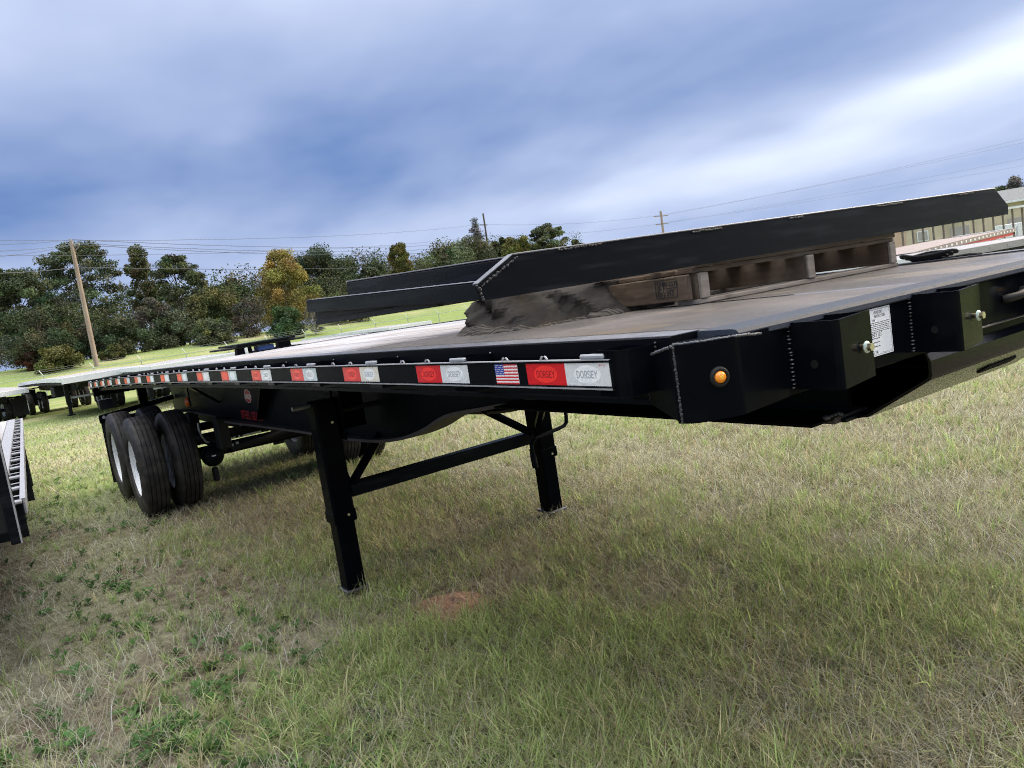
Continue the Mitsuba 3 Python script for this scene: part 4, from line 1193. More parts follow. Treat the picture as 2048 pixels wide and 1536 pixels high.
for x0 in (4.0, 6.6, 10.4):
    wn = bpart('window', cbox(x0, x0 + 0.9, -0.10, -0.052, 1.5, 2.4, 0.005), 'white_metal')
    bpart('pane', cbox(x0 + 0.08, x0 + 0.82, -0.115, -0.102, 1.58, 2.32, 0.003), 'door_grey', parent=wn)
for x0 in np.arange(1.0, Lb, 4.6):
    bpart('downpipe', cbox(x0, x0 + 0.10, -0.13, -0.06, 0, 3.6, 0.005), 'cream_siding')

rk = thing('post_canopy', 'row of thin dark posts under a pale beam in front of the cream building', 'canopy')
A0, A1 = np.array([22.3, -38.9]), np.array([18.2, -48.6])
for i in range(18):
    p = A0 + (A1 - A0) * i / 17
    add(f'{rk}__post', ply(cbox(p[0] - 0.04, p[0] + 0.04, p[1] - 0.04, p[1] + 0.04, -0.65, 2.12, 0.005), 'rust_post'))
add(f'{rk}__beam', ply(bar((A0[0], A0[1], 2.17), (A1[0], A1[1], 2.17), 0.5, 0.10), 'white_metal'))
for i, (f0, f1, lb_) in enumerate([(0.70, 0.755, 'left one of two white boxes standing behind the dark posts'), (0.765, 0.80, 'narrow right one of two white boxes standing behind the dark posts')]):
    wb = thing('white_box', lb_, 'box')
    q0 = np.array([24.7, -42.5]) + (np.array([20.2, -53.5]) - np.array([24.7, -42.5])) * f0
    q1 = np.array([24.7, -42.5]) + (np.array([20.2, -53.5]) - np.array([24.7, -42.5])) * f1
    add(f'{wb}__body', ply(bar((q0[0], q0[1], 0.3), (q1[0], q1[1], 0.3), 0.9, 2.0, 0.02), 'white_metal'))
    add(f'{wb}__base', ply(bar((q0[0], q0[1], -0.78), (q1[0], q1[1], -0.78), 0.85, 0.14, 0.01), 'flat_black'))

# ---------------------------------------------------------------- fence along the field
fe = thing('wire_fence', 'long thin wire fence with angled post arms crossing the field below the trees', 'fence')
FX = 53.5
fy = np.arange(6.0, -62.0, -2.72)
for y in fy:
    h = float(ground_h(FX, y))
    zt = 1.08 - 0.010 * (y + 0) * 0 + 0.0
    p_ = add(f'{fe}__post', ply(tube([(FX, y, h - 0.1), (FX, y, zt)], 0.030, 6), 'fence_wire'))
    add(f'{p_}__arm', ply(tube([(FX, y, zt), (FX + 0.10, y + 0.17, zt + 0.36)], 0.022, 5), 'fence_pale'))
for z, r in ((1.06, 0.022), (0.55, 0.008), (0.1, 0.008), (-0.35, 0.008)):
    add(f'{fe}__rail', ply(tube([(FX, 6.5, z), (FX, -62, z)], r, 6), 'fence_wire'))
for k in (0.35, 0.68, 1.0):
    add(f'{fe}__barbed_wire', ply(tube([(FX + 0.10 * k, 6.5 + 0.17 * k, 1.08 + 0.36 * k), (FX + 0.1 * k, -62 + 0.17 * k, 1.08 + 0.36 * k)], 0.005, 5), 'fence_wire'))

# ---------------------------------------------------------------- power poles and lines
up = thing('utility_pole', 'tall bare wooden utility pole on the left in front of the trees', 'pole')
add(f'{up}__shaft', ply(tube([(71.27, -7.07, 0.2), (71.27, -7.09, 6), (71.27, -7.10, 11.2)], [0.205, 0.18, 0.14], 14), 'pole_wood', smooth=30))
add(f'{up}__bracket', ply(cat([bar((71.2, -7.2, 10.35), (71.2, -7.62, 10.75), 0.07, 0.09), bar((71.2, -7.1, 10.72), (71.2, -7.66, 10.80), 0.06, 0.07)]), 'rust_post'))
for p in [(71.27, -7.10, 11.30), (71.2, -7.62, 10.93), (71.2, -7.30, 10.9)]:
    add(f'{up}__insulator', ply(tube([(p[0], p[1], p[2] - 0.12), (p[0], p[1], p[2] + 0.06)], [0.05, 0.065], 8), 'fence_wire'))
u2_ = thing('utility_pole', 'thin far utility pole above the woods left of the ramp, with wires', 'pole')
add(f'{u2_}__shaft', ply(tube([(124.05, -81.35, 0), (124.05, -81.35, 17.3)], [0.22, 0.15], 10), 'bark', smooth=30))
add(f'{u2_}__cross_arm', ply(bar((124.5, -80.6, 15.3), (123.8, -81.8, 15.1), 0.14, 0.14), 'bark'))
add(f'{u2_}__cross_arm', ply(bar((124.6, -80.5, 13.2), (124.0, -81.4, 13.1), 0.12, 0.14), 'bark'))
u3 = thing('utility_pole', 'far grey utility pole standing behind the long ramp against pale sky', 'pole')
add(f'{u3}__shaft', ply(tube([(117.47, -120.57, -1), (117.47, -120.57, 14.0)], [0.30, 0.22], 10), 'pole_wood', smooth=30))
add(f'{u3}__cross_arm', ply(bar((118.4, -119.4, 13.1), (116.6, -121.7, 12.9), 0.16, 0.18), 'pole_wood'))
add(f'{u3}__cross_arm', ply(bar((118.3, -119.5, 11.4), (116.7, -121.6, 11.3), 0.14, 0.16), 'pole_wood'))


def span(a, b, sag, r, n=18):
    t = np.linspace(0, 1, n)[:, None]
    p = np.array(a) * (1 - t) + np.array(b) * t
    p[:, 2] -= sag * 4 * t[:, 0] * (1 - t[:, 0])
    return tube(p, r, 4, cap=False)


def line(label, spans):
    k = thing('power_line', label, 'wire', None)
    for a, b, s, r in spans:
        add(f'{k}__wire', ply(span(a, b, s, r), 'wire_black', smooth=True))


LFT = (30.0, 6.8)
line('power wires running left from the wooden pole to the edge of the picture', [((71.27, -7.1, 11.32), (LFT[0], LFT[1], 6.6 + 0.5), 0.5, 0.015), ((71.2, -7.62, 10.95), (LFT[0], LFT[1], 6.6), 0.5, 0.015),
     ((71.2, -7.3, 10.9), (LFT[0], LFT[1], 6.2), 0.6, 0.015), ((71.27, -7.1, 9.1), (LFT[0], LFT[1], 5.9), 0.4, 0.018)])
line('power wires running right from the wooden pole over the yellow tree', [((71.27, -7.1, 11.32), (124.2, -81.2, 12.2), 0.9, 0.021), ((71.2, -7.62, 10.95), (124.2, -81.2, 11.6), 1.0, 0.021),
     ((71.2, -7.3, 10.9), (124.2, -81.2, 11.0), 1.1, 0.021), ((71.27, -7.1, 9.1), (124.2, -81.2, 8.8), 0.8, 0.026)])
line('two thin high wires rising from the left to the thin far pole', [((60.7, 12.0, 11.6), (124.5, -80.6, 15.4), 1.2, 0.016), ((60.7, 12.0, 10.6), (124.6, -80.5, 13.3), 1.2, 0.016)])
line('wires between the thin far pole and the grey pole behind the ramp', [((124.5, -80.6, 15.4), (118.4, -119.4, 13.2), 0.7, 0.018), ((124.6, -80.5, 13.3), (118.3, -119.5, 11.5), 0.7, 0.018), ((124.2, -81.2, 10.2), (117.5, -120.5, 9.6), 0.6, 0.018)])
line('wires running right from the grey pole across the pale sky', [((116.6, -121.7, 13.1), (20, -205, 22.0), 2.0, 0.014), ((118.4, -119.4, 13.2), (20, -200, 19.0), 1.5, 0.014), ((116.7, -121.6, 11.5), (20, -203, 15.5), 1.5, 0.014), ((118.3, -119.5, 11.5), (20, -205, 12.5), 1.2, 0.014)])

# ---------------------------------------------------------------- trees
COL = {'dark': (0.080, 0.098, 0.058), 'mid': (0.102, 0.118, 0.068), 'olive': (0.112, 0.120, 0.055), 'pale': (0.120, 0.125, 0.060), 'brown': (0.120, 0.110, 0.085), 'green': (0.080, 0.118, 0.060), 'grey': (0.150, 0.145, 0.125),
       'yellow': (0.275, 0.238, 0.082), 'olivey': (0.128, 0.124, 0.048), 'greybare': (0.165, 0.155, 0.145), 'yellowgreen': (0.13, 0.135, 0.05), 'rust': (0.085, 0.048, 0.032)}


def leaf_cloud(r, centers, radii, n_per, size, col, flat=0.75, var=0.22, holes=0.0):
    """Small leaf-sized triangles scattered through the clumps of a crown; every clump has its own tone."""
    vs, cs = [], []
    for c, rad in zip(centers, radii):
        n = max(8, int(n_per * (0.7 + 0.6 * r.random())))
        d = r.normal(0, 1, (n, 3))
        d /= np.linalg.norm(d, axis=1, keepdims=True)
        p = c + d * (rad * r.random((n, 1)) ** 0.45) * [1, 1, flat]
        a = r.normal(0, 1, (n, 3))
        a /= np.linalg.norm(a, axis=1, keepdims=True)
        b = np.cross(a, r.normal(0, 1, (n, 3)))
        b /= np.linalg.norm(b, axis=1, keepdims=True)
        s = size * (0.6 + 0.8 * r.random((n, 1)))
        vs.append(np.stack([p - a * s * 0.5, p + b * s * 0.55, p + a * s * 0.5 - b * s * 0.2], 1))
        tone = np.exp(r.normal(0, var)) * np.exp(r.normal(0, 0.20, (n, 1)))
        hue = 1 + r.normal(0, 0.10, 3) * [1, 0.6, 1]
        cs.append(np.repeat(np.clip(np.array(col) * hue * tone, 0.004, 0.6)[:, None], 3, 1))
    v = np.concatenate(vs).reshape(-1, 3)
    f = np.arange(len(v)).reshape(-1, 3)
    return v, f, np.concatenate(cs).reshape(-1, 3)


def tree(name, label, x, y, ztop, w, style, colour, seed, catg='tree', group=None, leaves=5200, D=None):
    r = np.random.default_rng(seed)
    k = thing(name, label, catg, group)
    zb = float(ground_h(x, y)) - 0.15
    H = ztop - zb
    col = COL[colour]
    rw = w / 2
    lean = r.normal(0, 0.03 * H, 2)
    far = math.hypot(x - CAM[0], y - CAM[1])
    ls = 0.0022 * far
    centers, radii = [], []
    if style == 'bush':
        n = 44
        for _ in range(n):
            a, q_, u_ = r.random() * 2 * math.pi, r.random() ** 0.5, r.random()
            z = H * (0.10 + 0.78 * u_)
            env = rw * math.sqrt(max(0.05, 1 - (2 * (z / H - 0.38)) ** 2 * 0.7))
            centers.append((x + env * q_ * 0.85 * math.cos(a), y + env * q_ * 0.85 * math.sin(a), zb + z))
            radii.append((0.11 + 0.12 * r.random()) * w * 0.8)
        th = 0.0
    elif style == 'round':
        n = 75
        for _ in range(n):
            d = r.normal(0, 1, 3)
            d /= np.linalg.norm(d)
            q_ = 0.25 + 0.68 * r.random() ** 0.6
            centers.append((x + lean[0] + rw * d[0] * q_, y + lean[1] + rw * d[1] * q_, zb + H * (0.58 + 0.36 * d[2] * q_)))
            radii.append((0.075 + 0.085 * r.random()) * w)
    elif style == 'cone':
        n = 90
        for _ in range(n):
            u_ = r.random() ** 1.2
            a, q_ = r.random() * 2 * math.pi, r.random() ** 0.5
            z = 0.16 + 0.80 * u_
            env = rw * (1.0 - 0.80 * max(0, (z - 0.30) / 0.70) ** 1.4) * min(1, 0.6 + z)
            centers.append((x + env * q_ * 0.88 * math.cos(a), y + env * q_ * 0.88 * math.sin(a), zb + H * z))
            radii.append((0.065 + 0.075 * r.random()) * w)
    elif style == 'slim':
        n = 60
        for _ in range(n):
            u_ = r.random()
            a, q_ = r.random() * 2 * math.pi, r.random() ** 0.5
            env = rw * math.sin(math.pi * min(1, 0.18 + 0.80 * u_)) ** 0.7
            centers.append((x + env * q_ * 0.8 * math.cos(a), y + env * q_ * 0.8 * math.sin(a), zb + H * (0.32 + 0.64 * u_)))
            radii.append((0.11 + 0.12 * r.random()) * w)
    else:  # pine, pineopen, spread: flattish sprays along the limbs
        lo = {'pine': 0.26, 'pineopen': 0.46, 'spread': 0.30}[style]
        n = {'pine': 150, 'pineopen': 75, 'spread': 130}[style]
        for _ in range(n):
            u_ = r.random() ** 0.85
            a, q_ = r.random() * 2 * math.pi, r.random() ** 0.55
            z = lo + (0.97 - lo) * u_
            env = rw * (0.50 + 0.50 * math.sin(math.pi * min(1, max(0, (z - lo + 0.16) / (1.12 - lo)))) ** 0.8)
            env *= 0.80 + 0.4 * float(meshkit.noise(np.array([a * 1.3, z * 7, seed * 1.7])))
            centers.append((x + lean[0] + env * q_ * math.cos(a), y + lean[1] + env * q_ * math.sin(a), zb + H * z))
            radii.append((0.060 + 0.095 * r.random()) * w)
    centers, radii = np.array(centers), np.array(radii)
    flat = {'pine': 0.5, 'pineopen': 0.55, 'spread': 0.6}.get(style, 0.85)
    bare = colour in ('greybare', 'grey')
    dens = 0.30 if bare else (0.55 if style in ('slim', 'pineopen') or colour == 'brown' else 1.0)
    v, f, c = leaf_cloud(r, centers, radii, leaves * dens / len(centers), ls * (0.62 if bare else 1.0), col, flat)
    add(f'{k}__crown', ply((v, f), 'foliage', color=c))
    ms = []
    tr_ = max(0.06, 0.013 * H)
    topz = zb + H * (0.88 if style != 'bush' else 0.6)
    tp_ = np.array([(x, y, zb), (x + lean[0] * 0.3, y + lean[1] * 0.3, zb + H * 0.3), (x + lean[0] * 0.8, y + lean[1] * 0.8, zb + H * 0.62), (x + lean[0], y + lean[1], topz)])
    ms.append(tube(tp_, [tr_, tr_ * 0.8, tr_ * 0.5, tr_ * 0.12], 7))
    for c_ in centers[r.permutation(len(centers))[:(30 if bare else 14)]]:
        h0 = max(0.12, min(0.8, (c_[2] - zb) / H * 0.72))
        b0 = np.array([np.interp(h0 * H + zb, tp_[:, 2], tp_[:, j]) for j in range(2)] + [zb + h0 * H])
        mid = (b0 + c_) / 2 + r.normal(0, 0.05 * w, 3)
        ms.append(tube([b0, mid, c_], [tr_ * 0.42, tr_ * 0.26, tr_ * 0.08], 5))
    add(f'{k}__trunk', ply(cat(ms), 'pale_bark' if bare or colour in ('yellow', 'pale') else 'bark', smooth=True))
    return k


TREES = [
    ('leafy_tree', 'dark spreading tree at the left edge of the woods', 82.6, -3.3, 10.5, 6.5, 'spread', 'dark', 'tree'),
    ('shrub', 'dark low bush under the leftmost tree', 76.6, -3.7, 7.0, 5.8, 'bush', 'dark', 'bush'),
    ('leafy_tree', 'broad tall dark tree directly behind the wooden pole', 88.1, -9.7, 13.1, 8.4, 'pine', 'mid', 'tree'),
    ('leafy_tree', 'slim pale yellowish green tree right of the tall tree behind the wooden pole', 93.3, -15.6, 13.3, 3.6, 'slim', 'pale', 'tree'),
    ('pine_tree', 'open crowned pine with bare trunk between the slim pale tree and the yellow tree', 88.7, -18.3, 11.2, 5.6, 'pineopen', 'mid', 'tree'),
    ('shrub', 'tall brownish half bare bush below the slim pale tree', 81.4, -13.6, 7.0, 4.3, 'bush', 'brown', 'bush'),
    ('shrub', 'dark green bush right of the foot of the wooden pole', 77.9, -10.5, 5.0, 4.6, 'bush', 'dark', 'bush'),
    ('leafy_tree', 'olive green rounded tree left of the yellow tree', 84.1, -20.1, 7.4, 6.2, 'round', 'olive', 'tree'),
    ('leafy_tree', 'small dark tree peeking out behind the left shoulder of the yellow tree', 95.1, -25.8, 9.5, 3.8, 'round', 'dark', 'tree'),
    ('autumn_tree', 'bright yellow autumn tree in the middle of the woods', 83.9, -28.0, 10.1, 8.1, 'cone', 'yellow', 'tree'),
    ('shrub', 'brown bush at the left foot of the yellow tree', 79.4, -22.4, 5.6, 4.3, 'bush', 'brown', 'bush'),
    ('shrub', 'round fresh green bush at the right foot of the yellow tree', 74.6, -24.2, 3.9, 3.9, 'bush', 'green', 'bush'),
    ('shrub', 'grey bare shrub beside the green bush by the end of the load', 72.8, -26.4, 3.9, 2.2, 'bush', 'grey', 'bush'),
    ('leafy_tree', 'big dark wide tree right behind the yellow tree', 101.2, -39.0, 12.2, 11.5, 'round', 'dark', 'tree'),
    ('leafy_tree', 'lower dark tree in the gap left of the yellowish pointed tree', 100.3, -46.2, 9.8, 4.4, 'round', 'dark', 'tree'),
    ('autumn_tree', 'yellowish olive pointed tree above the steel beam', 87.9, -44.2, 9.9, 5.2, 'cone', 'olivey', 'tree'),
    ('leafy_tree', 'very wide green tree left of the thin far pole', 97.3, -58.1, 11.5, 12.0, 'round', 'mid', 'tree'),
    ('bare_tree', 'tall bare grey tree beside the thin far pole', 103.9, -66.4, 14.5, 3.2, 'slim', 'greybare', 'tree'),
    ('leafy_tree', 'dark round tree right of the thin far pole', 96.5, -65.0, 11.2, 3.9, 'round', 'dark', 'tree'),
    ('autumn_tree', 'yellowish round tree between the thin far pole and the feathery pine', 90.0, -63.8, 10.5, 5.0, 'round', 'olivey', 'tree'),
    ('pine_tree', 'feathery round pine above the left slope of the long ramp', 93.8, -72.1, 11.2, 6.2, 'pineopen', 'mid', 'tree'),
    ('leafy_tree', 'small olive tree top just above the long ramp', 95.1, -78.5, 9.0, 3.4, 'round', 'olive', 'tree'),
    ('shrub', 'yellow green shrub on the bank left of the wooden pole', 72.5, -4.5, 3.1, 3.6, 'bush', 'yellowgreen', 'bush'),
    ('shrub', 'small olive shrub close to the foot of the wooden pole', 74.1, -8.8, 2.6, 2.2, 'bush', 'olive', 'bush'),
    ('shrub', 'rust coloured bush between the left trees and the yellow green shrub', 75.6, -2.9, 3.7, 2.2, 'bush', 'rust', 'bush'),
    ('shrub', 'dark broad bush behind the wooden pole foot', 80.3, -7.7, 5.3, 5.2, 'bush', 'dark', 'bush'),
    ('shrub', 'dark wide bush under the open crowned pine', 80.2, -14.9, 4.9, 5.9, 'bush', 'dark', 'bush'),
    ('shrub', 'olive bush right of the yellow tree, partly behind the steel beam end', 79.9, -33.0, 4.3, 6.2, 'bush', 'olive', 'bush'),
    ('shrub', 'green bush below the olive rounded tree', 76.5, -17.8, 3.6, 4.2, 'bush', 'mid', 'bush'),
    ('bare_tree', 'bare grey tree behind the roof of the cream building', 73.1, -173.8, 9.7, 5.0, 'slim', 'greybare', 'tree'),
    ('leafy_tree', 'dark tree behind the left part of the grey roof', 73.9, -168.0, 8.2, 5.8, 'round', 'dark', 'tree'),
    ('leafy_tree', 'dark tree at the right edge behind the grey roof', 67.9, -170.5, 7.3, 7.6, 'round', 'dark', 'tree'),
]
for i, (nm, lb, x, y, zt, w, stl, cl, ct) in enumerate(TREES):
    tree(nm, lb, x, y, zt, w, stl, cl, 100 + i, ct, leaves=29000 if stl != 'bush' else 11500)

# the depth of the woods behind, which reads as one mass
r = np.random.default_rng(77)
cs_, rs_, cols_ = [], [], []
vv_, ff_, cc_ = [], [], []
base = 0
for i in range(260):
    tt = r.random()
    x, y = 92 + 26 * r.random() + 6 * math.sin(tt * 9), 30 - 112 * tt
    h = 5.2 + 3.3 * r.random() + (1.2 if y < -38 else 0)
    zb = float(ground_h(x, y))
    col = np.array(COL[['dark', 'mid', 'olive', 'brown', 'dark'][i % 5]])
    cen = [(x + r.normal(0, 1.4), y + r.normal(0, 1.6), zb + h * (0.15 + 0.75 * r.random())) for _ in range(7)]
    v, f, c = leaf_cloud(r, np.array(cen), np.full(7, 1.5), 120, 0.24, col, 0.9)
    vv_.append(v)
    ff_.append(f + base)
    cc_.append(c)
    base += len(v)
scene['woodland'] = ply((np.vstack(vv_), np.vstack(ff_)), 'foliage', color=np.vstack(cc_))
labels['woodland'] = {'label': 'dense far undergrowth closing the gaps between the trees', 'category': 'woods', 'kind': 'stuff'}

# ---------------------------------------------------------------- grass, straw and weeds
ang = np.linspace(0, 2 * np.pi, 49)[:-1]
rings = np.linspace(0, 1, 14)
vv_ = []
for q_ in rings:
    rad = 0.19 * q_ * (0.65 + 0.7 * meshkit.fbm(np.stack([np.cos(ang) * 1.6 + 4, np.sin(ang) * 1.6, 0 * ang], -1), 3, 17))
    px_, py_ = 2.46 + rad * np.cos(ang) * 1.25, -0.80 + rad * np.sin(ang)
    cl = meshkit.fbm(np.stack([px_ * 26, py_ * 26, 0 * px_], -1), 3, 19)
    vv_.append(np.column_stack([px_, py_, ground_h(px_, py_) + 0.004 + 0.024 * (1 - q_ ** 2) + (1 - q_) * 0.035 * (cl - 0.4)]))
vv_ = np.concatenate(vv_)
ff_ = np.array([[i * 48 + j, (i + 1) * 48 + j, (i + 1) * 48 + (j + 1) % 48, i * 48 + (j + 1) % 48] for i in range(13) for j in range(48)])
pr('clay', proc(lambda p, n, uv: mix((0.17, 0.098, 0.068), (0.36, 0.235, 0.17), pfbm(p.x * 30, p.y * 30, p.z * 30, 3))), 0.95, spec=0.1)
scene['dirt_patch'] = ply((vv_, ff_), 'clay', smooth=True)
labels['dirt_patch'] = {'label': 'small bare mound of reddish clay in the grass near the front landing leg', 'category': 'soil', 'kind': 'structure'}
AZ0 = math.atan2(FWD[1], FWD[0])


def scatter(r, n, d0, d1, power=1.0, half=0.74):
    """Points in the sector in front of the camera position, thinning with distance."""
    u = r.random(n)
    if power == 1.0:
        d = d0 * (d1 / d0) ** u
    else:
        k = power
        d = (d0 ** k + u * (d1 ** k - d0 ** k)) ** (1 / k)
    a = AZ0 + (r.random(n) * 2 - 1) * half
    return CAM[0] + d * np.cos(a), CAM[1] + d * np.sin(a), d


def fields(x, y):
    p = np.stack([x, y, 0 * x], -1)
    big = meshkit.fbm(p * 0.55 + [3, 1, 0], 3, 71)
    mid = meshkit.fbm(p * 1.9 + [0, 5, 2], 3, 72)
    return big, mid


def blades(x, y, z, h, w, az, lean, col, curve=0.5):
    n = len(x)
    dirx, diry = np.cos(az), np.sin(az)
    sa = az + np.pi / 2
    sx, sy = np.cos(sa) * w / 2, np.sin(sa) * w / 2
    base = np.stack([x, y, z], -1)
    side = np.stack([sx, sy, 0 * sx], -1)

    def at(t):
        k = lean * t * (1 - curve + curve * t)
        hz = h * np.sqrt(np.maximum(0.012, 1 - np.minimum(lean * 0.78, 0.99) ** 2 * t))
        return base + np.stack([dirx * h * k, diry * h * k, hz * t], -1)
    m, tip = at(0.55), at(1.0)
    v = np.stack([base - side, base + side, m - side * 0.8, m + side * 0.8, tip], 1).reshape(-1, 3)
    i = np.arange(n)[:, None] * 5
    f = np.concatenate([i + [0, 1, 3], i + [0, 3, 2], i + [2, 3, 4]], 1).reshape(-1, 3)
    c = np.stack([col] * 5, 1).reshape(-1, 3)
    return v, f, c


r = np.random.default_rng(5)


def make_grass(key, label, n, d0, d1, kind, cat_):
    x, y, d = scatter(r, n, d0, d1)
    big, mid = fields(x, y)
    worn = np.clip((y + 0.25) / 0.9, 0, 1) * np.clip((12 - d) / 4, 0, 1)          # the bare, weedy strip between the trailers
    clay = np.exp(-(((x - 2.46) * 0.8) ** 2 + (y + 0.80) ** 2) / 0.035)
    if kind == 'green':
        dens = np.clip(0.45 + 1.9 * (mid - 0.36) + 0.4 * (big - 0.5), 0.08, 1) * (1 - 0.72 * worn) * (1 - 0.96 * clay)
        keep = r.random(n) < dens
    elif kind == 'straw':
        dens = np.clip(0.62 - 1.6 * (mid - 0.44) + 0.9 * (big - 0.5) - 0.12 * worn, 0.10, 1) * (1 - 0.75 * clay)
        keep = r.random(n) < dens
    elif kind == 'stalk':
        dens = np.clip(2.2 * (big - 0.40), 0.03, 1) * (1 - 0.9 * worn) * (1 - 0.5 * clay)
        keep = r.random(n) < dens
    feet = np.minimum(np.hypot(x - 3.23, y + 0.535), np.hypot(x - 3.23, y + 2.068))
    keep &= (feet > 0.13) | (r.random(n) < 0.25)
    x, y, d, big, mid, worn = [q_[keep] for q_ in (x, y, d, big, mid, worn)]
    n = len(x)
    # tufts: pull some of the blades together
    if kind != 'straw':
        gx_, gy_ = np.round(x / 0.09), np.round(y / 0.09)
        jx = meshkit.noise(np.stack([gx_ * 1.7, gy_ * 1.3, 0 * gx_], -1), 91) - 0.5
        jy = meshkit.noise(np.stack([gx_ * 1.1, gy_ * 1.9, 0 * gx_ + 5], -1), 92) - 0.5
        pull = 0.55
        x = x * (1 - pull) + pull * (gx_ * 0.09 + jx * 0.10) + r.normal(0, 0.006, n)
        y = y * (1 - pull) + pull * (gy_ * 0.09 + jy * 0.10) + r.normal(0, 0.006, n)
    z = ground_h(x, y) - 0.004
    az = r.random(n) * 2 * np.pi
    wpx = 0.00075 * d
    t = np.exp(r.normal(0, 0.33, (n, 1)))
    if kind == 'green':
        short = np.clip((d - 4.5) / 5, 0, 1)
        h = (0.050 + 0.095 * r.random(n) ** 1.7) * (0.75 + 0.6 * mid) * (1 - 0.45 * short) * (1 - 0.4 * worn)
        w = np.maximum(0.0046, wpx)
        lean = 0.30 + 0.90 * r.random(n)
        gcol = np.array([0.315, 0.395, 0.160]) * (1 - short[:, None]) + np.array([0.335, 0.405, 0.165]) * short[:, None]
        mixv = np.clip(r.random(n) * 1.05 - 0.18 + 0.8 * (big - 0.5), 0, 1)[:, None]
        col = (gcol * (1 - mixv) + np.array([0.48, 0.445, 0.29]) * mixv) * t
        curve = 0.6
    elif kind == 'straw':
        h = 0.05 + 0.10 * r.random(n)
        w = np.maximum(0.0034, wpx * 0.9)
        lean = 0.93 + 0.06 * r.random(n)
        m_ = r.random((n, 1))
        col = (np.array([0.26, 0.25, 0.18]) * (1 - m_) + np.array([0.56, 0.54, 0.42]) * m_) * t
        z = z + 0.012 * r.random(n)
        curve = 0.25
    else:
        h = 0.05 + 0.07 * r.random(n)
        w = np.maximum(0.003, wpx)
        lean = 0.15 + 0.5 * r.random(n)
        m_ = r.random((n, 1))
        col = (np.array([0.32, 0.245, 0.155]) * (1 - m_) + np.array([0.50, 0.43, 0.28]) * m_) * t
        curve = 0.4
    v, f, c = blades(x, y, z, h, w, az, lean, np.clip(col, 0.01, 0.7), curve)
    scene[key] = ply((v, f), 'grass_blade', color=c)
    labels[key] = {'label': label, 'category': cat_, 'kind': 'stuff'}


make_grass('grass', 'short green grass blades growing in tufts over the field', 330000, 1.7, 34, 'green', 'grass')
make_grass('dry_straw', 'dry cut straw lying matted between the grass blades', 230000, 1.7, 30, 'straw', 'straw')
make_grass('dry_stalks', 'short upright reddish dry stalks scattered through the grass', 90000, 1.7, 24, 'stalk', 'grass')


r = np.random.default_rng(15)
nt = 15000
tx, ty, td = scatter(r, nt, 1.7, 20)
big, mid = fields(tx, ty)
worn = np.clip((ty + 0.25) / 0.9, 0, 1) * np.clip((12 - td) / 4, 0, 1)
keep = (r.random(nt) < np.clip(0.25 + 2.2 * (mid - 0.38), 0.03, 1) * (1 - 0.65 * worn)) & (np.hypot((tx - 2.46) * 0.8, ty + 0.8) > 0.13) & (np.minimum(np.hypot(tx - 3.23, ty + 0.535), np.hypot(tx - 3.23, ty + 2.068)) > 0.2)
tx, ty, td = tx[keep], ty[keep], td[keep]
per = 11
tone = np.exp(r.normal(0, 0.22, len(tx)))
dry = r.random(len(tx)) < 0.22
size = (0.075 + 0.085 * r.random(len(tx)) ** 1.6) * np.clip(1.25 - td * 0.03, 0.7, 1.2)
bx_ = np.repeat(tx, per) + r.normal(0, 0.008, len(tx) * per)
by_ = np.repeat(ty, per) + r.normal(0, 0.008, len(tx) * per)
dd_ = np.repeat(td, per)
nb = len(bx_)
hh_ = np.repeat(size, per) * (0.55 + 0.6 * r.random(nb))
cc0 = np.where(np.repeat(dry, per)[:, None], np.array([0.50, 0.45, 0.28]), np.array([0.315, 0.405, 0.155])) * np.repeat(tone, per)[:, None] * np.exp(r.normal(0, 0.16, (nb, 1)))
v, f, c = blades(bx_, by_, ground_h(bx_, by_) - 0.004, hh_, np.maximum(0.0052, 0.0008 * dd_), r.random(nb) * 2 * np.pi, 0.35 + 0.85 * r.random(nb), np.clip(cc0, 0.01, 0.75), 0.7)
scene['grass_tufts'] = ply((v, f), 'grass_blade', color=c)
labels['grass_tufts'] = {'label': 'longer fresh grass sprigs spreading from single roots', 'category': 'grass', 'kind': 'stuff'}


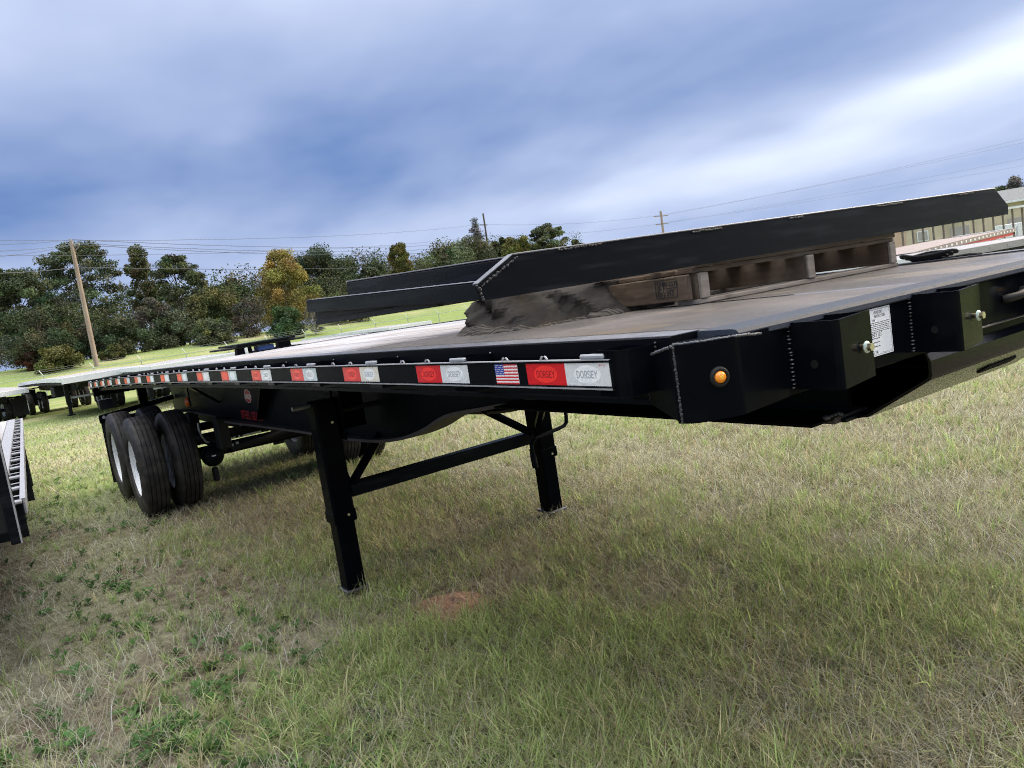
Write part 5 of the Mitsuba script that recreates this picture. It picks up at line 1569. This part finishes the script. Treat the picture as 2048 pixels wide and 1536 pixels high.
def leaf_mesh(r, x, y, n, length, width, rise, col):
    """A rosette of n pointed oval leaves."""
    vs, fs, cs = [], [], []
    z = float(ground_h(x, y))
    prof = [(0, 0.10), (0.25, 0.65), (0.5, 1.0), (0.78, 0.75), (1.0, 0.06)]
    for i in range(n):
        a = 2 * math.pi * (i + 0.5 * r.random()) / n
        L_, W_, R_ = length * (0.6 + 0.6 * r.random()), width * (0.75 + 0.5 * r.random()), rise * (0.4 + 1.0 * r.random())
        dx, dy = math.cos(a), math.sin(a)
        b = len(vs)
        for t, wd in prof:
            zz = z + 0.006 + R_ * math.sin(math.pi * 0.62 * t)
            for s, dz in ((-1, 0.004), (0, -0.002), (1, 0.004)):
                vs.append((x + dx * L_ * t - dy * s * W_ * wd / 2, y + dy * L_ * t + dx * s * W_ * wd / 2, zz + dz * wd))
                cs.append(np.array(col) * (0.85 + 0.3 * r.random()) * (1.25 if s == 0 else 1))
        for j in range(len(prof) - 1):
            for s in range(2):
                o = b + j * 3 + s
                fs += [[o, o + 1, o + 4], [o, o + 4, o + 3]]
    return np.array(vs), np.array(fs), np.array(cs)


r = np.random.default_rng(8)
vv_, ff_, cc_, base = [], [], [], 0
for i in range(5200):
    x, y, d = [float(q_[0]) for q_ in scatter(r, 1, 1.9, 13)]
    worn = np.clip((y + 0.35) / 0.8, 0, 1)
    m_ = float(meshkit.fbm(np.array([x * 1.6, y * 1.6, 7.0]), 3, 44))
    if r.random() > worn * np.clip((m_ - 0.36) * 4.5, 0, 1):
        continue
    s_ = (0.020 + 0.030 * r.random()) * (0.8 + 0.05 * d)
    v, f, c = leaf_mesh(r, x, y, r.integers(4, 8), s_, s_ * (0.45 + 0.35 * r.random()), 0.018 + 0.02 * r.random(), np.array([0.085, 0.165, 0.055]) * np.exp(r.normal(0, 0.25)))
    vv_.append(v)
    ff_.append(f + base)
    cc_.append(c)
    base += len(v)
scene['ground_weeds'] = ply((np.vstack(vv_), np.vstack(ff_)), 'grass_blade', smooth=True, color=np.vstack(cc_))
labels['ground_weeds'] = {'label': 'low broad leaved weeds covering the worn strip on the left', 'category': 'weeds', 'kind': 'stuff'}
for x, y, n, L_, W_, col, lb in [
        (2.58, 1.03, 5, 0.105, 0.050, (0.105, 0.215, 0.075), 'large weed rosette with wide green leaves at the bottom left corner'),
        (2.33, 0.81, 6, 0.080, 0.040, (0.095, 0.190, 0.070), 'second large weed rosette right of the one in the bottom left corner'),
        (3.43, 0.96, 7, 0.090, 0.030, (0.090, 0.180, 0.060), 'upright leafy weed on the worn earth at the left'),
        (3.21, 0.39, 4, 0.055, 0.036, (0.145, 0.245, 0.100), 'single pale round leaf plant in the worn strip'),
        (3.30, -1.13, 8, 0.075, 0.022, (0.150, 0.185, 0.130), 'grey green weed tuft behind the clay patch near the front landing leg')]:
    v, f, c = leaf_mesh(r, x, y, n, L_, W_, 0.05, col)
    k = thing('broadleaf_weed', lb, 'weed')
    scene[k] = ply((v, f), 'grass_blade', smooth=True, color=c)
